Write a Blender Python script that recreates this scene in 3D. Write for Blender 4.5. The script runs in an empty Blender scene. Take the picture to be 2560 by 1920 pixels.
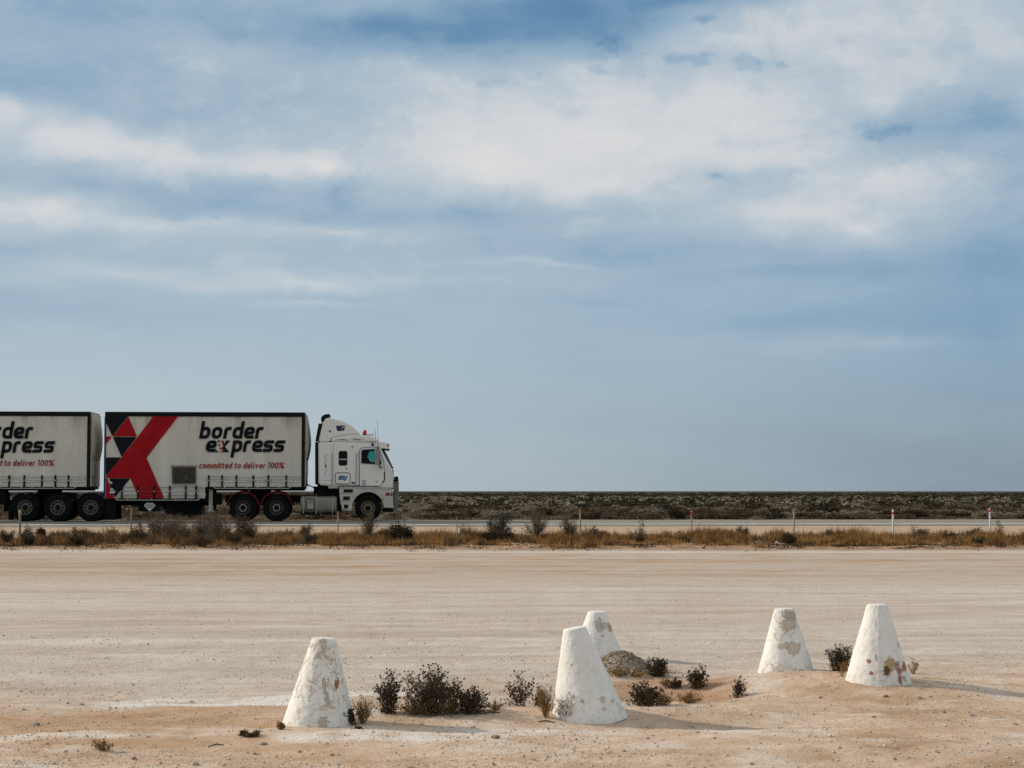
import bpy, bmesh, math, random
import numpy as np
from mathutils import Vector

# ------------------------------------------------------------------ camera, sky, sun
F = 4600.0                       # focal length in photograph pixels (2560 wide)
EYE = 1.6
PITCH = math.atan(268.0 / F)
SP, CP = math.sin(PITCH), math.cos(PITCH)
scene = bpy.context.scene
COL = scene.collection

cam_d = bpy.data.cameras.new("camera")
cam_d.sensor_fit = 'HORIZONTAL'
cam_d.sensor_width = 36.0
cam_d.lens = 36.0 * F / 2560.0
cam_d.clip_start = 0.1
cam_d.clip_end = 60000.0
cam = bpy.data.objects.new("camera", cam_d)
cam.location = (0, 0, EYE)
cam.rotation_euler = (math.pi / 2 + PITCH, 0, 0)
COL.objects.link(cam)
scene.camera = cam

SUN_EL = math.radians(27)
SUN_AZ = math.radians(20)        # how far behind the left-hand side the sun stands
sun_dir = Vector((-math.cos(SUN_EL) * math.cos(SUN_AZ), math.cos(SUN_EL) * math.sin(SUN_AZ), math.sin(SUN_EL)))
sun_d = bpy.data.lights.new("sun", 'SUN')
sun_d.energy = 3.3
sun_d.angle = math.radians(2.2)
sun_d.color = (1.0, 0.92, 0.81)
sun = bpy.data.objects.new("sun", sun_d)
sun.rotation_euler = (-sun_dir).to_track_quat('-Z', 'Y').to_euler()
sun.location = (-40, 20, 60)
COL.objects.link(sun)

vs = scene.view_settings
vs.view_transform = 'Standard'
vs.look = 'None'
vs.exposure = 0.0
vs.gamma = 1.0
vs.use_curve_mapping = False
try:
    scene.cycles.use_denoising = False
    scene.cycles.max_bounces = 6
    scene.cycles.diffuse_bounces = 3
    scene.cycles.transparent_max_bounces = 8
except Exception:
    pass


def lin(r, g, b):
    def f(c):
        c /= 255.0
        return c / 12.92 if c <= 0.04045 else ((c + 0.055) / 1.055) ** 2.4
    return (f(r), f(g), f(b))


# ---- node expression helper
class X:
    """wraps a float socket so that shader maths can be written as expressions"""
    def __init__(s, nt, k):
        s.nt, s.k = nt, k

    def m(s, op, o=None, o2=None, clamp=False):
        n = s.nt.nodes.new('ShaderNodeMath')
        n.operation = op
        n.use_clamp = clamp
        for i, q in enumerate((s, o, o2)):
            if q is None:
                continue
            if isinstance(q, X):
                s.nt.links.new(q.k, n.inputs[i])
            else:
                n.inputs[i].default_value = q
        return X(s.nt, n.outputs[0])

    def __add__(s, o): return s.m('ADD', o)
    __radd__ = __add__
    def __sub__(s, o): return s.m('SUBTRACT', o)
    def __mul__(s, o): return s.m('MULTIPLY', o)
    __rmul__ = __mul__
    def __truediv__(s, o): return s.m('DIVIDE', o)
    def __neg__(s): return s.m('MULTIPLY', -1.0)
    def __rsub__(s, o): return (-s).m('ADD', o)
    def exp(s): return s.m('EXPONENT')
    def sat(s): return s.m('ADD', 0.0, clamp=True)
    def mx(s, o): return s.m('MAXIMUM', o)
    def mn(s, o): return s.m('MINIMUM', o)

    def smooth(s, a, b):
        n = s.nt.nodes.new('ShaderNodeMapRange')
        n.interpolation_type = 'SMOOTHSTEP'
        s.nt.links.new(s.k, n.inputs[0])
        n.inputs[1].default_value = a
        n.inputs[2].default_value = b
        return X(s.nt, n.outputs[0])


def n_noise(nt, vec, scale, detail=4.0, rough=0.55, dist=0.0):
    n = nt.nodes.new('ShaderNodeTexNoise')
    n.inputs['Scale'].default_value = scale
    n.inputs['Detail'].default_value = detail
    n.inputs['Roughness'].default_value = rough
    n.inputs['Distortion'].default_value = dist
    nt.links.new(vec, n.inputs['Vector'])
    return X(nt, n.outputs[0])


def n_combine(nt, x, y, z):
    n = nt.nodes.new('ShaderNodeCombineXYZ')
    for i, q in enumerate((x, y, z)):
        if isinstance(q, X):
            nt.links.new(q.k, n.inputs[i])
        else:
            n.inputs[i].default_value = q
    return n.outputs[0]


def n_sep(nt, vec):
    n = nt.nodes.new('ShaderNodeSeparateXYZ')
    nt.links.new(vec, n.inputs[0])
    return [X(nt, n.outputs[i]) for i in range(3)]


def n_mix(nt, fac, a, b):
    n = nt.nodes.new('ShaderNodeMix')
    n.data_type = 'RGBA'
    if isinstance(fac, X):
        nt.links.new(fac.k, n.inputs[0])
    else:
        n.inputs[0].default_value = fac
    for i, q in ((6, a), (7, b)):
        if isinstance(q, tuple):
            n.inputs[i].default_value = (*q[:3], 1.0)
        else:
            nt.links.new(q, n.inputs[i])
    return n.outputs[2]


def n_ramp(nt, fac, stops, interp='EASE'):
    n = nt.nodes.new('ShaderNodeValToRGB')
    cr = n.color_ramp
    cr.interpolation = interp
    while len(cr.elements) < len(stops):
        cr.elements.new(0.5)
    for e, (p, c) in zip(cr.elements, stops):
        e.position = p
        e.color = (*c[:3], 1.0)
    nt.links.new(fac.k, n.inputs[0])
    return n.outputs[0]


# ---- world: physical sky behind a veil of layered cloud, all by direction
world = bpy.data.worlds.new("World")
scene.world = world
world.use_nodes = True
try:
    world.cycles.sampling_method = 'MANUAL'
    world.cycles.sample_map_resolution = 512
except Exception:
    pass
wt = world.node_tree
wt.nodes.clear()
w_out = wt.nodes.new('ShaderNodeOutputWorld')
sky = wt.nodes.new('ShaderNodeTexSky')
sky.sky_type = 'NISHITA'
sky.sun_disc = False
sky.sun_elevation = SUN_EL
sky.sun_rotation = math.atan2(sun_dir.x, sun_dir.y)
sky.air_density = 1.0
sky.dust_density = 0.6
sky.ozone_density = 1.5
bg_sky = wt.nodes.new('ShaderNodeBackground')
bg_sky.inputs['Strength'].default_value = 0.10
wt.links.new(sky.outputs[0], bg_sky.inputs['Color'])

tc = wt.nodes.new('ShaderNodeTexCoord')
dx, dy, dz = n_sep(wt, tc.outputs['Generated'])
AZ = dx.m('ARCTAN2', dy) * 4.6                 # thousands of photo pixels right of centre
EL = dz.m('ARCSINE') * 4.6                     # thousands of photo pixels above the horizon
vec_lay = n_combine(wt, dx * 4.6, dy * 4.6, dz * 17.0)     # stretched layers
vec_puff = n_combine(wt, dx * 4.6, dy * 4.6, dz * 8.0)
w1 = n_noise(wt, vec_puff, 2.2, 5, 0.6) - 0.5
w2 = n_noise(wt, vec_lay, 1.7, 5, 0.6) - 0.5
A2 = AZ + w1 * 0.26
E2 = EL + w2 * 0.09 + w1 * 0.10
BLOBS = [  # x, y, rx, ry in the photograph at 2212 wide; amount of cloud brightness
    (120, 60, 330, 110, -.10), (830, 55, 400, 55, -.30), (1230, 30, 260, 75, -.32), (1000, 100, 420, 40, -.16),
    (1480, 10, 220, 28, -.30), (1310, 100, 90, 45, -.16), (60, 190, 200, 60, -.12),
    (1560, 105, 230, 55, .26), (1850, 60, 260, 90, .16), (2120, 90, 160, 120, .16),
    
    (1060, 200, 260, 60, .16), (1250, 300, 330, 75, .28), (1560, 230, 240, 55, .26), (1050, 360, 300, 75, .28), (1500, 330, 330, 80, .14),
    (1880, 215, 120, 70, .2), (1650, 330, 260, 50, .14), (1300, 400, 190, 40, .20),
    (1920, 305, 150, 44, -.26), (2130, 290, 130, 70, -.16), (1560, 390, 120, 26, -.16),
    (1780, 470, 230, 48, .30), (1900, 395, 190, 42, .26), (1880, 500, 60, 24, .18), (2080, 400, 110, 60, .12),
    (150, 335, 300, 46, .30), (430, 355, 230, 34, .24), (600, 372, 60, 34, .18), (698, 362, 44, 26, .36), (30, 280, 130, 36, .18),
    (742, 412, 34, 34, -.12), (520, 450, 200, 26, -.12), (180, 425, 120, 20, -.10),
    (70, 490, 210, 46, .32), (330, 505, 260, 22, .12), (720, 515, 150, 15, .20), (430, 490, 60, 9, .16), (950, 470, 260, 34, -.15),
    (250, 600, 190, 20, .18), (660, 612, 220, 12, .22), (690, 650, 120, 7, .12), (40, 560, 120, 14, -.10), (150, 680, 380, 40, -.08),
    (1330, 550, 300, 34, -.10), (1180, 580, 200, 8, .12), (1620, 575, 120, 10, .08), (1750, 590, 280, 34, -.18),
    (2150, 560, 170, 120, -.22), (1720, 690, 330, 40, -.12), (1900, 745, 260, 18, .12), (1300, 640, 140, 16, -.08), (2120, 720, 200, 120, -.12),
]
K = 2560.0 / 2212.0 / 1000.0
acc = None
vec_blob = n_combine(wt, A2, E2, 0.0)
for (bx, by, rx, ry, am) in BLOBS:
    mp = wt.nodes.new('ShaderNodeMapping')
    kx, ky = 1.0 / (rx * K * 2.3), 1.0 / (ry * K * 2.3)
    mp.inputs['Scale'].default_value = (kx, ky, 1.0)
    mp.inputs['Location'].default_value = (-(bx * K - 1.28) * kx, -(1.228 - by * K) * ky, 0.0)
    wt.links.new(vec_blob, mp.inputs['Vector'])
    gr_ = wt.nodes.new('ShaderNodeTexGradient')
    gr_.gradient_type = 'QUADRATIC_SPHERE'
    wt.links.new(mp.outputs[0], gr_.inputs[0])
    g = X(wt, gr_.outputs['Fac'])
    acc = g * am if acc is None else g.m('MULTIPLY_ADD', am, acc)
# small ragged scraps of darker cloud drifting below the bright layer
SCRAPS = [(1480, 140, 70, 17, .62), (1525, 132, 36, 22, .5), (1612, 152, 44, 22, .75), (1686, 156, 20, 12, .6), (1530, 55, 34, 14, .5), (1300, 165, 40, 12, .42), (1060, 190, 60, 14, .34), (1160, 185, 50, 30, .36),
          (1330, 120, 70, 34, .40), (1900, 300, 110, 34, .45), (1400, 172, 20, 6, .4), (2080, 100, 60, 8, .3), (1820, 115, 40, 14, .25), (870, 265, 30, 20, .28), (740, 405, 34, 28, .45), (1540, 385, 60, 20, .3), (1720, 380, 50, 26, .28)]
accd = None
for (bx, by, rx, ry, am) in SCRAPS:
    mp = wt.nodes.new('ShaderNodeMapping')
    kx, ky = 1.0 / (rx * K * 1.9), 1.0 / (ry * K * 1.9)
    mp.inputs['Scale'].default_value = (kx, ky, 1.0)
    mp.inputs['Location'].default_value = (-(bx * K - 1.28) * kx, -(1.228 - by * K) * ky, 0.0)
    wt.links.new(n_combine(wt, AZ + w1 * .10, EL + w2 * .03, 0.0) if accd is None else vec_scr, mp.inputs['Vector'])
    if accd is None:
        vec_scr = mp.inputs['Vector'].links[0].from_socket
    gr_ = wt.nodes.new('ShaderNodeTexGradient')
    gr_.gradient_type = 'QUADRATIC_SPHERE'
    wt.links.new(mp.outputs[0], gr_.inputs[0])
    g = X(wt, gr_.outputs['Fac'])
    accd = g * am if accd is None else g.m('MULTIPLY_ADD', am, accd)
vec_iso = n_combine(wt, dx * 4.6, dy * 4.6, dz * 6.4)
fbm = n_noise(wt, vec_iso, 6.5, 8, 0.62, .25) - 0.5
fib = n_noise(wt, vec_lay, 3.2, 9, 0.60, .2) - 0.5
det = (n_noise(wt, vec_puff, 3.4, 8, 0.6) - 0.5) * 0.28
lay = (n_noise(wt, vec_lay, 1.3, 8, 0.55) - 0.5) * 0.30
high = EL.smooth(0.30, 0.80)
low = 1.0 - EL.smooth(0.0, 0.62)
over = EL.smooth(1.3, 3.2) * 0.20  # whiter cloud overhead, out of view, added for brighter neutral fill light
puff = (fbm * 1.5 + acc * 1.1).smooth(0.03, 0.36)
hole = (fbm * -1.5 - acc * 0.9 + 0.02).smooth(0.14, 0.34)
scn = n_noise(wt, vec_iso, 17.0, 7, 0.6, .2) - 0.5
scrap = (scn * 2.0 + fbm * .8 + accd * 1.3).smooth(0.12, 0.72) * accd.smooth(0.02, 0.22)
cov = acc * 0.80 + over + det * (high * 0.9 + 0.06) + lay * (high * 0.5 + 0.22) + fib * (high * 0.16 + 0.08) + 0.535 + low * 0.035
cov = cov + (puff * 0.12 - hole * 0.05) * high - scrap * 0.16
cov = cov - (AZ + 0.35).smooth(-0.4, 1.7) * low * 0.24 + (0.0 - AZ).smooth(0.0, 1.3) * low * 0.08
c_col = n_ramp(wt, cov, [
    (0.0, lin(76, 120, 160)), (0.20, lin(104, 143, 177)), (0.42, lin(143, 171, 194)),
    (0.60, lin(174, 191, 204)), (0.80, lin(202, 208, 213)), (1.0, lin(222, 221, 221))], 'LINEAR')
# grey moisture low over the plain
c_grey = n_ramp(wt, cov, [(0.0, lin(98, 118, 134)), (0.3, lin(131, 148, 161)), (0.5, lin(168, 181, 189)), (0.75, lin(190, 201, 207))], 'LINEAR')
c_col = n_mix(wt, (1.0 - EL.smooth(0.0, 0.46)) * 0.9, c_col, c_grey)
bg_cl = wt.nodes.new('ShaderNodeBackground')
bg_cl.inputs['Strength'].default_value = 1.0
wt.links.new(c_col, bg_cl.inputs['Color'])
mixs = wt.nodes.new('ShaderNodeMixShader')
mixs.inputs[0].default_value = 0.95
wt.links.new(bg_sky.outputs[0], mixs.inputs[1])
wt.links.new(bg_cl.outputs[0], mixs.inputs[2])
wt.links.new(mixs.outputs[0], w_out.inputs['Surface'])

# ------------------------------------------------------------------ frames of reference
TH = math.radians(4.5)           # the road runs a little away from us to the right
EX, EY = math.cos(TH), math.sin(TH)
NX, NY = -math.sin(TH), math.cos(TH)
D0 = 72.8
R0 = ((500 - 1280) / F * D0, D0)
ROADZ = 0.41


def ray(px, py):
    a = (px - 1280.0) / F
    b = (960.0 - py) / F
    return a, CP - b * SP, SP + b * CP


def at_y(px, py, y):
    a, dy_, dz_ = ray(px, py)
    t = y / dy_
    return a * t, y, EYE + dz_ * t


def T(px, py, v=0.0):
    """pixel -> (u, z) on the vertical plane at distance v behind the lorry's near side"""
    a, dy_, dz_ = ray(px, py)
    t = (v + R0[0] * NX + R0[1] * NY) / (a * NX + dy_ * NY)
    x, y, z = a * t, dy_ * t, EYE + dz_ * t
    return (x - R0[0]) * EX + (y - R0[1]) * EY, z


def road_uv(x, y):
    return (x - R0[0]) * EX + (y - R0[1]) * EY, (x - R0[0]) * NX + (y - R0[1]) * NY


def uv_xy(u, v):
    return R0[0] + u * EX + v * NX, R0[1] + u * EY + v * NY


# ---- value noise for terrain and shapes
def vnoise(x, y, seed=0):
    x = np.asarray(x, float)
    y = np.asarray(y, float)
    xi = np.floor(x).astype(np.int64)
    yi = np.floor(y).astype(np.int64)
    fx, fy = x - xi, y - yi
    fx = fx * fx * (3 - 2 * fx)
    fy = fy * fy * (3 - 2 * fy)

    def h(a, b):
        n = (a * 374761393 + b * 668265263 + seed * 362437) & 0xFFFFFFFF
        n = ((n ^ (n >> 13)) * 1274126177) & 0xFFFFFFFF
        n = n ^ (n >> 16)
        return (n & 0xFFFF) / 65535.0
    return (h(xi, yi) * (1 - fx) + h(xi + 1, yi) * fx) * (1 - fy) + (h(xi, yi + 1) * (1 - fx) + h(xi + 1, yi + 1) * fx) * fy - 0.5


def gz(px, py, z=0.0):
    """ground position seen at a pixel, for ground at height z"""
    y = (EYE - z) * F / (py - 1228.0)
    return (px - 1280.0) / F * y, y


MOUNDS = [  # photo px, py, height of ground there, radius x, radius y, amplitude
    (2195, 1705, .06, .95, .70, .11), (1985, 1700, .03, .80, .5, .07), (1548, 1668, .04, .24, .20, .19),
    (1090, 1780, .02, 1.0, .35, .05), (2000, 1860, .0, 2.6, .8, .03), (480, 1790, .0, 1.6, .5, .02),
    (1650, 1790, .0, .95, .20, .06), (1670, 1722, .0, .55, .55, -.10), (1300, 1800, .0, .5, .3, .03),
    (820, 1835, .0, .6, .3, .03), (1900, 1760, .02, .6, .35, .03), (640, 1748, .0, .5, .25, -.03),
]
MW = []
for (mx_, my_, mz_, rx_, ry_, am_) in MOUNDS:
    gx_, gy_ = gz(mx_, my_, mz_)
    MW.append((gx_, gy_, rx_, ry_, am_))


def zt(x, y):
    x = np.asarray(x, float)
    y = np.asarray(y, float)
    u, v = road_uv(x, y)
    yy = y + 0.035 * x
    z = np.interp(yy, [49.0, 49.9, 51.0, 53.0, 58.0], [0, .05, .11, .07, .10])
    z = z + np.interp(v, [-15, -9, -5.0, 6, 12, 60], [0, .10, .18, .18, .12, .14])
    for (a, b, c, d, e) in MW:
        z = z + e * np.exp(-((x - a) / c) ** 2 - ((y - b) / d) ** 2)
    near = np.clip((30 - y) / 12, 0, 1)
    z = z + near * (.030 * vnoise(x * 1.1, y * 1.3, 1) + .016 * vnoise(x * 3.4, y * 3.9, 2) + .009 * vnoise(x * 10, y * 11, 3) + .005 * vnoise(x * 25, y * 25, 5))
    verge = np.clip(1 - np.abs(yy - 53.5) / 5.0, 0, 1)
    z = z + verge * (.10 * vnoise(x * .9, y * 1.1, 7) + .05 * vnoise(x * 2.6, y * 2.6, 8) + .02 * vnoise(x * 7, y * 7, 9))
    z = z + np.clip((v - 6) / 30, 0, 1) * .12 * vnoise(x * .05, y * .05, 11)
    return z


def ztf(x, y):
    return float(zt(x, y))


# ------------------------------------------------------------------ materials
MATS = {}


def new_mat(name):
    m = bpy.data.materials.new(name)
    m.use_nodes = True
    nt = m.node_tree
    bs = nt.nodes['Principled BSDF']
    MATS[name] = m
    return m, nt, bs


def setv(bs, key, val):
    if key in bs.inputs:
        bs.inputs[key].default_value = val


def mat_basic(name, col, rough=.6, metal=0.0, var=.12, scale=6.0, spec=.4, bump=0.0, bscale=40.0, dirt=None, dirt_amt=.4, streak=False):
    m, nt, bs = new_mat(name)
    t = nt.nodes.new('ShaderNodeTexCoord')
    vec = t.outputs['Object']
    if streak:
        sx, sy, sz = n_sep(nt, vec)
        vec = n_combine(nt, sx, sy, sz * 0.22)
    nz = n_noise(nt, vec, scale, 5, .6)
    dark = tuple(c * (1 - var * 2) for c in col)
    lite = tuple(min(1, c * (1 + var)) for c in col)
    c = n_ramp(nt, nz, [(0.3, dark), (0.7, lite)], 'LINEAR')
    if dirt:
        d2 = n_noise(nt, vec, scale * .45, 6, .65)
        c = n_mix(nt, d2.smooth(.46, .72) * dirt_amt, c, dirt)
    nt.links.new(c, bs.inputs['Base Color'])
    setv(bs, 'Roughness', rough)
    setv(bs, 'Metallic', metal)
    setv(bs, 'Specular IOR Level', spec)
    if bump:
        b = nt.nodes.new('ShaderNodeBump')
        b.inputs['Strength'].default_value = bump
        b.inputs['Distance'].default_value = .01
        nt.links.new(n_noise(nt, t.outputs['Object'], bscale, 4, .6).k, b.inputs['Height'])
        nt.links.new(b.outputs[0], bs.inputs['Normal'])
    return m


def mat_leaf(name, c1, c2, rough=.7, trans=.15, scale=3.0):
    m, nt, bs = new_mat(name)
    t = nt.nodes.new('ShaderNodeTexCoord')
    oi = nt.nodes.new('ShaderNodeObjectInfo')
    nz = n_noise(nt, t.outputs['Object'], scale, 5, .7)
    rnd = X(nt, oi.outputs['Random'])
    f = nz.smooth(.33, .67) * .75 + rnd * .35 - .05
    c = n_ramp(nt, f, [(0.0, c1), (1.0, c2)], 'LINEAR')
    nt.links.new(c, bs.inputs['Base Color'])
    setv(bs, 'Roughness', rough)
    setv(bs, 'Specular IOR Level', .05)
    if trans:
        tr = nt.nodes.new('ShaderNodeBsdfTranslucent')
        nt.links.new(c, tr.inputs['Color'])
        mx = nt.nodes.new('ShaderNodeMixShader')
        mx.inputs[0].default_value = trans
        out = nt.nodes['Material Output']
        nt.links.new(bs.outputs[0], mx.inputs[1])
        nt.links.new(tr.outputs[0], mx.inputs[2])
        nt.links.new(mx.outputs[0], out.inputs['Surface'])
    return m


# ground: one sheet, several soils
def mat_ground():
    m, nt, bs = new_mat('ground_soil')
    g = nt.nodes.new('ShaderNodeNewGeometry')
    px, py, pz = n_sep(nt, g.outputs['Position'])
    pos = g.outputs['Position']
    flat = n_combine(nt, px, py, 0.0)
    bend = (n_noise(nt, n_combine(nt, px * .11, py * .05, 1.0), 1.0, 2, .5) - .5) * 2.4
    pw = py + bend
    st = n_combine(nt, px * .045, pw * .80, 0.0)            # wheel tracks run along x
    st2 = n_combine(nt, px * .22, pw * 2.2, 0.0)
    nbig = n_noise(nt, flat, .55, 5, .6)
    nmid = n_noise(nt, flat, 2.3, 6, .62)
    nfin = n_noise(nt, flat, 22.0, 6, .7)
    ngr = n_noise(nt, flat, 70.0, 3, .75)
    s1 = n_noise(nt, st, 1.0, 6, .65)
    s2 = n_noise(nt, st2, 1.0, 6, .65)
    # hard packed pale lot
    pale = n_ramp(nt, s1 * .36 + s2 * .22 + nmid * .22 + nbig * .20, [(.38, lin(177, 159, 141)), (.5, lin(199, 182, 165)), (.62, lin(216, 202, 188))], 'LINEAR')
    # ochre wheel marks towards the far side of the lot
    band = (py + (s1 - .5) * 7.0)
    ochre = band.smooth(30.0, 37.0) * (1.0 - band.smooth(47.2, 49.0)) * (s1 * .5 + s2 * .2 + nbig * .3).smooth(.42, .58)
    lot = n_mix(nt, ochre * .75, pale, lin(164, 127, 88))
    # near the cones: soft orange sand with chalk showing
    fg = n_ramp(nt, nbig * .45 + nmid * .55, [(.38, lin(180, 146, 114)), (.51, lin(207, 178, 151)), (.64, lin(224, 207, 190))], 'LINEAR')
    left = (0.0 - px).smooth(.2, 2.2) * n_noise(nt, n_combine(nt, px * .6, py * 1.6, 7.0), 1.0, 5, .6).smooth(.40, .60)
    fg = n_mix(nt, left * .6, fg, lin(186, 142, 100))
    chalk = (n_noise(nt, n_combine(nt, px * .8, py * 2.0, 3.0), 1.0, 7, .66)).smooth(.555, .66)
    fg = n_mix(nt, chalk * .75, fg, lin(226, 212, 196))
    edge = (py + (nbig - .5) * 3.8 + (nmid - .5) * 2.0 - px.mx(-1.0) * .55).smooth(12.9, 16.2)
    col = n_mix(nt, edge, fg, lot)
    # browner soil in the hollow and under the plants
    for (cx_, cy_, rx_, ry_, am_) in ((*gz(1665, 1715), .75, 1.0, .85), (*gz(1100, 1772), 1.0, .5, .55), (*gz(1550, 1666), .55, .42, 1.0), (*gz(330, 1800), 1.3, .5, .35)):
        qx = (px - cx_) * (1.0 / rx_)
        qy = (py - cy_) * (1.0 / ry_)
        hm = (1.0 - (qx * qx + qy * qy + (nmid - .5) * 1.6).smooth(.2, 1.2)) * (nfin * .8 + .5)
        col = n_mix(nt, (hm * am_).sat(), col, lin(166, 124, 86))
    # old wheel tracks curving across the lot
    for (cx_, cy_, R_, am_) in ((6.0, -70.0, 88.5, .5), (6.0, -70.0, 90.3, .5), (-30.0, 75.0, 62.0, .4), (-30.0, 75.0, 60.2, .4), (14.0, -20.0, 46.0, .45), (14.0, -20.0, 47.8, .45), (-4.0, 95.0, 74.0, .4), (-4.0, 95.0, 72.2, .4)):
        qx = px - cx_
        qy = py - cy_
        dd = ((qx * qx + qy * qy).m('SQRT') - R_ + (nbig - .5) * .5).m('ABSOLUTE')
        tm = (1.0 - dd.smooth(.06, .24)) * (nmid * .9 + s2 * .9 - .3).sat() * edge
        col = n_mix(nt, tm * am_, col, lin(176, 152, 130) if R_ < 80 else lin(230, 217, 204))
    # chalk scraped up where wheels turn in, left of the cones
    tx_ = (px + 1.95) * .75 + (nmid - .5) * 1.2
    ty_ = (py - 14.3 - (px + 1.95) * .35) * 2.6 + (nbig - .5) * 2.0
    tong = (1.0 - (tx_ * tx_ + ty_ * ty_).smooth(.3, 1.3)) * n_noise(nt, n_combine(nt, px * 1.2, (py - px * .3) * 5.0, 2.0), 1.0, 5, .65).smooth(.38, .52)
    t2x = (px + .38) * .8 + (nmid - .5) * 1.2
    t2y = (py - 12.15 - (px + .38) * .18) * 3.4 + (nbig - .5) * 2.0
    tong = (tong + (1.0 - (t2x * t2x + t2y * t2y).smooth(.2, 1.3)) * nmid.smooth(.40, .56) * .8).sat()
    col = n_mix(nt, tong * .92, col, lin(230, 220, 208))
    # verge, shoulder, plain beyond the road
    yy = py + px * .035 + (nmid - .5) * .8
    vg = n_ramp(nt, nmid * .6 + nfin * .4, [(.36, lin(104, 78, 56)), (.5, lin(160, 127, 98)), (.64, lin(196, 166, 138))], 'LINEAR')
    col = n_mix(nt, yy.smooth(49.0, 50.0), col, vg)
    rv = (px - R0[0]) * NX + (py - R0[1]) * NY
    sh = n_ramp(nt, s2 * .5 + nmid * .5, [(.35, lin(166, 136, 108)), (.65, lin(203, 176, 150))], 'LINEAR')
    col = n_mix(nt, rv.smooth(-15.5, -12.5), col, sh)
    scrub = n_ramp(nt, n_noise(nt, flat, .35, 6, .7) * .6 + n_noise(nt, flat, .02, 4, .6) * .4,
                   [(.35, lin(58, 52, 42)), (.52, lin(92, 80, 64)), (.66, lin(128, 110, 88))], 'LINEAR')
    scrub = n_mix(nt, rv.smooth(120.0, 500.0), scrub, lin(66, 58, 45))
    col = n_mix(nt, rv.smooth(5.0, 7.0), col, scrub)
    # grit
    spk = ngr.smooth(.56, .72) * .34 + nfin.smooth(.58, .75) * .28
    col = n_mix(nt, spk, col, lin(138, 112, 90))
    col = n_mix(nt, (1.0 - ngr.smooth(.30, .42)) * .35, col, lin(232, 220, 205))
    nt.links.new(col, bs.inputs['Base Color'])
    setv(bs, 'Roughness', .95)
    setv(bs, 'Specular IOR Level', .1)
    b = nt.nodes.new('ShaderNodeBump')
    b.inputs['Strength'].default_value = .9
    b.inputs['Distance'].default_value = .03
    h = nfin * .5 + ngr * .22 + nmid * .4
    nt.links.new(h.k, b.inputs['Height'])
    nt.links.new(b.outputs[0], bs.inputs['Normal'])
    return m


# ------------------------------------------------------------------ mesh helpers
ORG = {}


def add_obj(name, verts, faces, mat, parent=None, smooth=None, org=None):
    me = bpy.data.meshes.new(name)
    v = np.asarray(verts, float)
    if parent is not None and org is None:
        r = parent
        while r.parent is not None:
            r = r.parent
        org = ORG.get(r.name)
    if org is not None:
        v = v - np.asarray(org, float)
    me.from_pydata(v.tolist(), [], faces if isinstance(faces, list) else faces.tolist())
    if mat is not None:
        me.materials.append(MATS[mat] if isinstance(mat, str) else mat)
    if smooth is not None:
        me.shade_smooth()
        if smooth < 179:
            me.set_sharp_from_angle(angle=math.radians(smooth))
    me.update()
    o = bpy.data.objects.new(name, me)
    COL.objects.link(o)
    if parent is not None:
        o.parent = parent
    return o


def tag(o, label=None, cat=None, group=None, kind=None):
    if label:
        o['label'] = label
    if cat:
        o['category'] = cat
    if group:
        o['group'] = group
    if kind:
        o['kind'] = kind
    return o


def empty(name, loc, rz=0.0):
    o = bpy.data.objects.new(name, None)
    o.empty_display_size = .3
    o.location = loc
    o.rotation_euler = (0, 0, rz)
    COL.objects.link(o)
    return o


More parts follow.
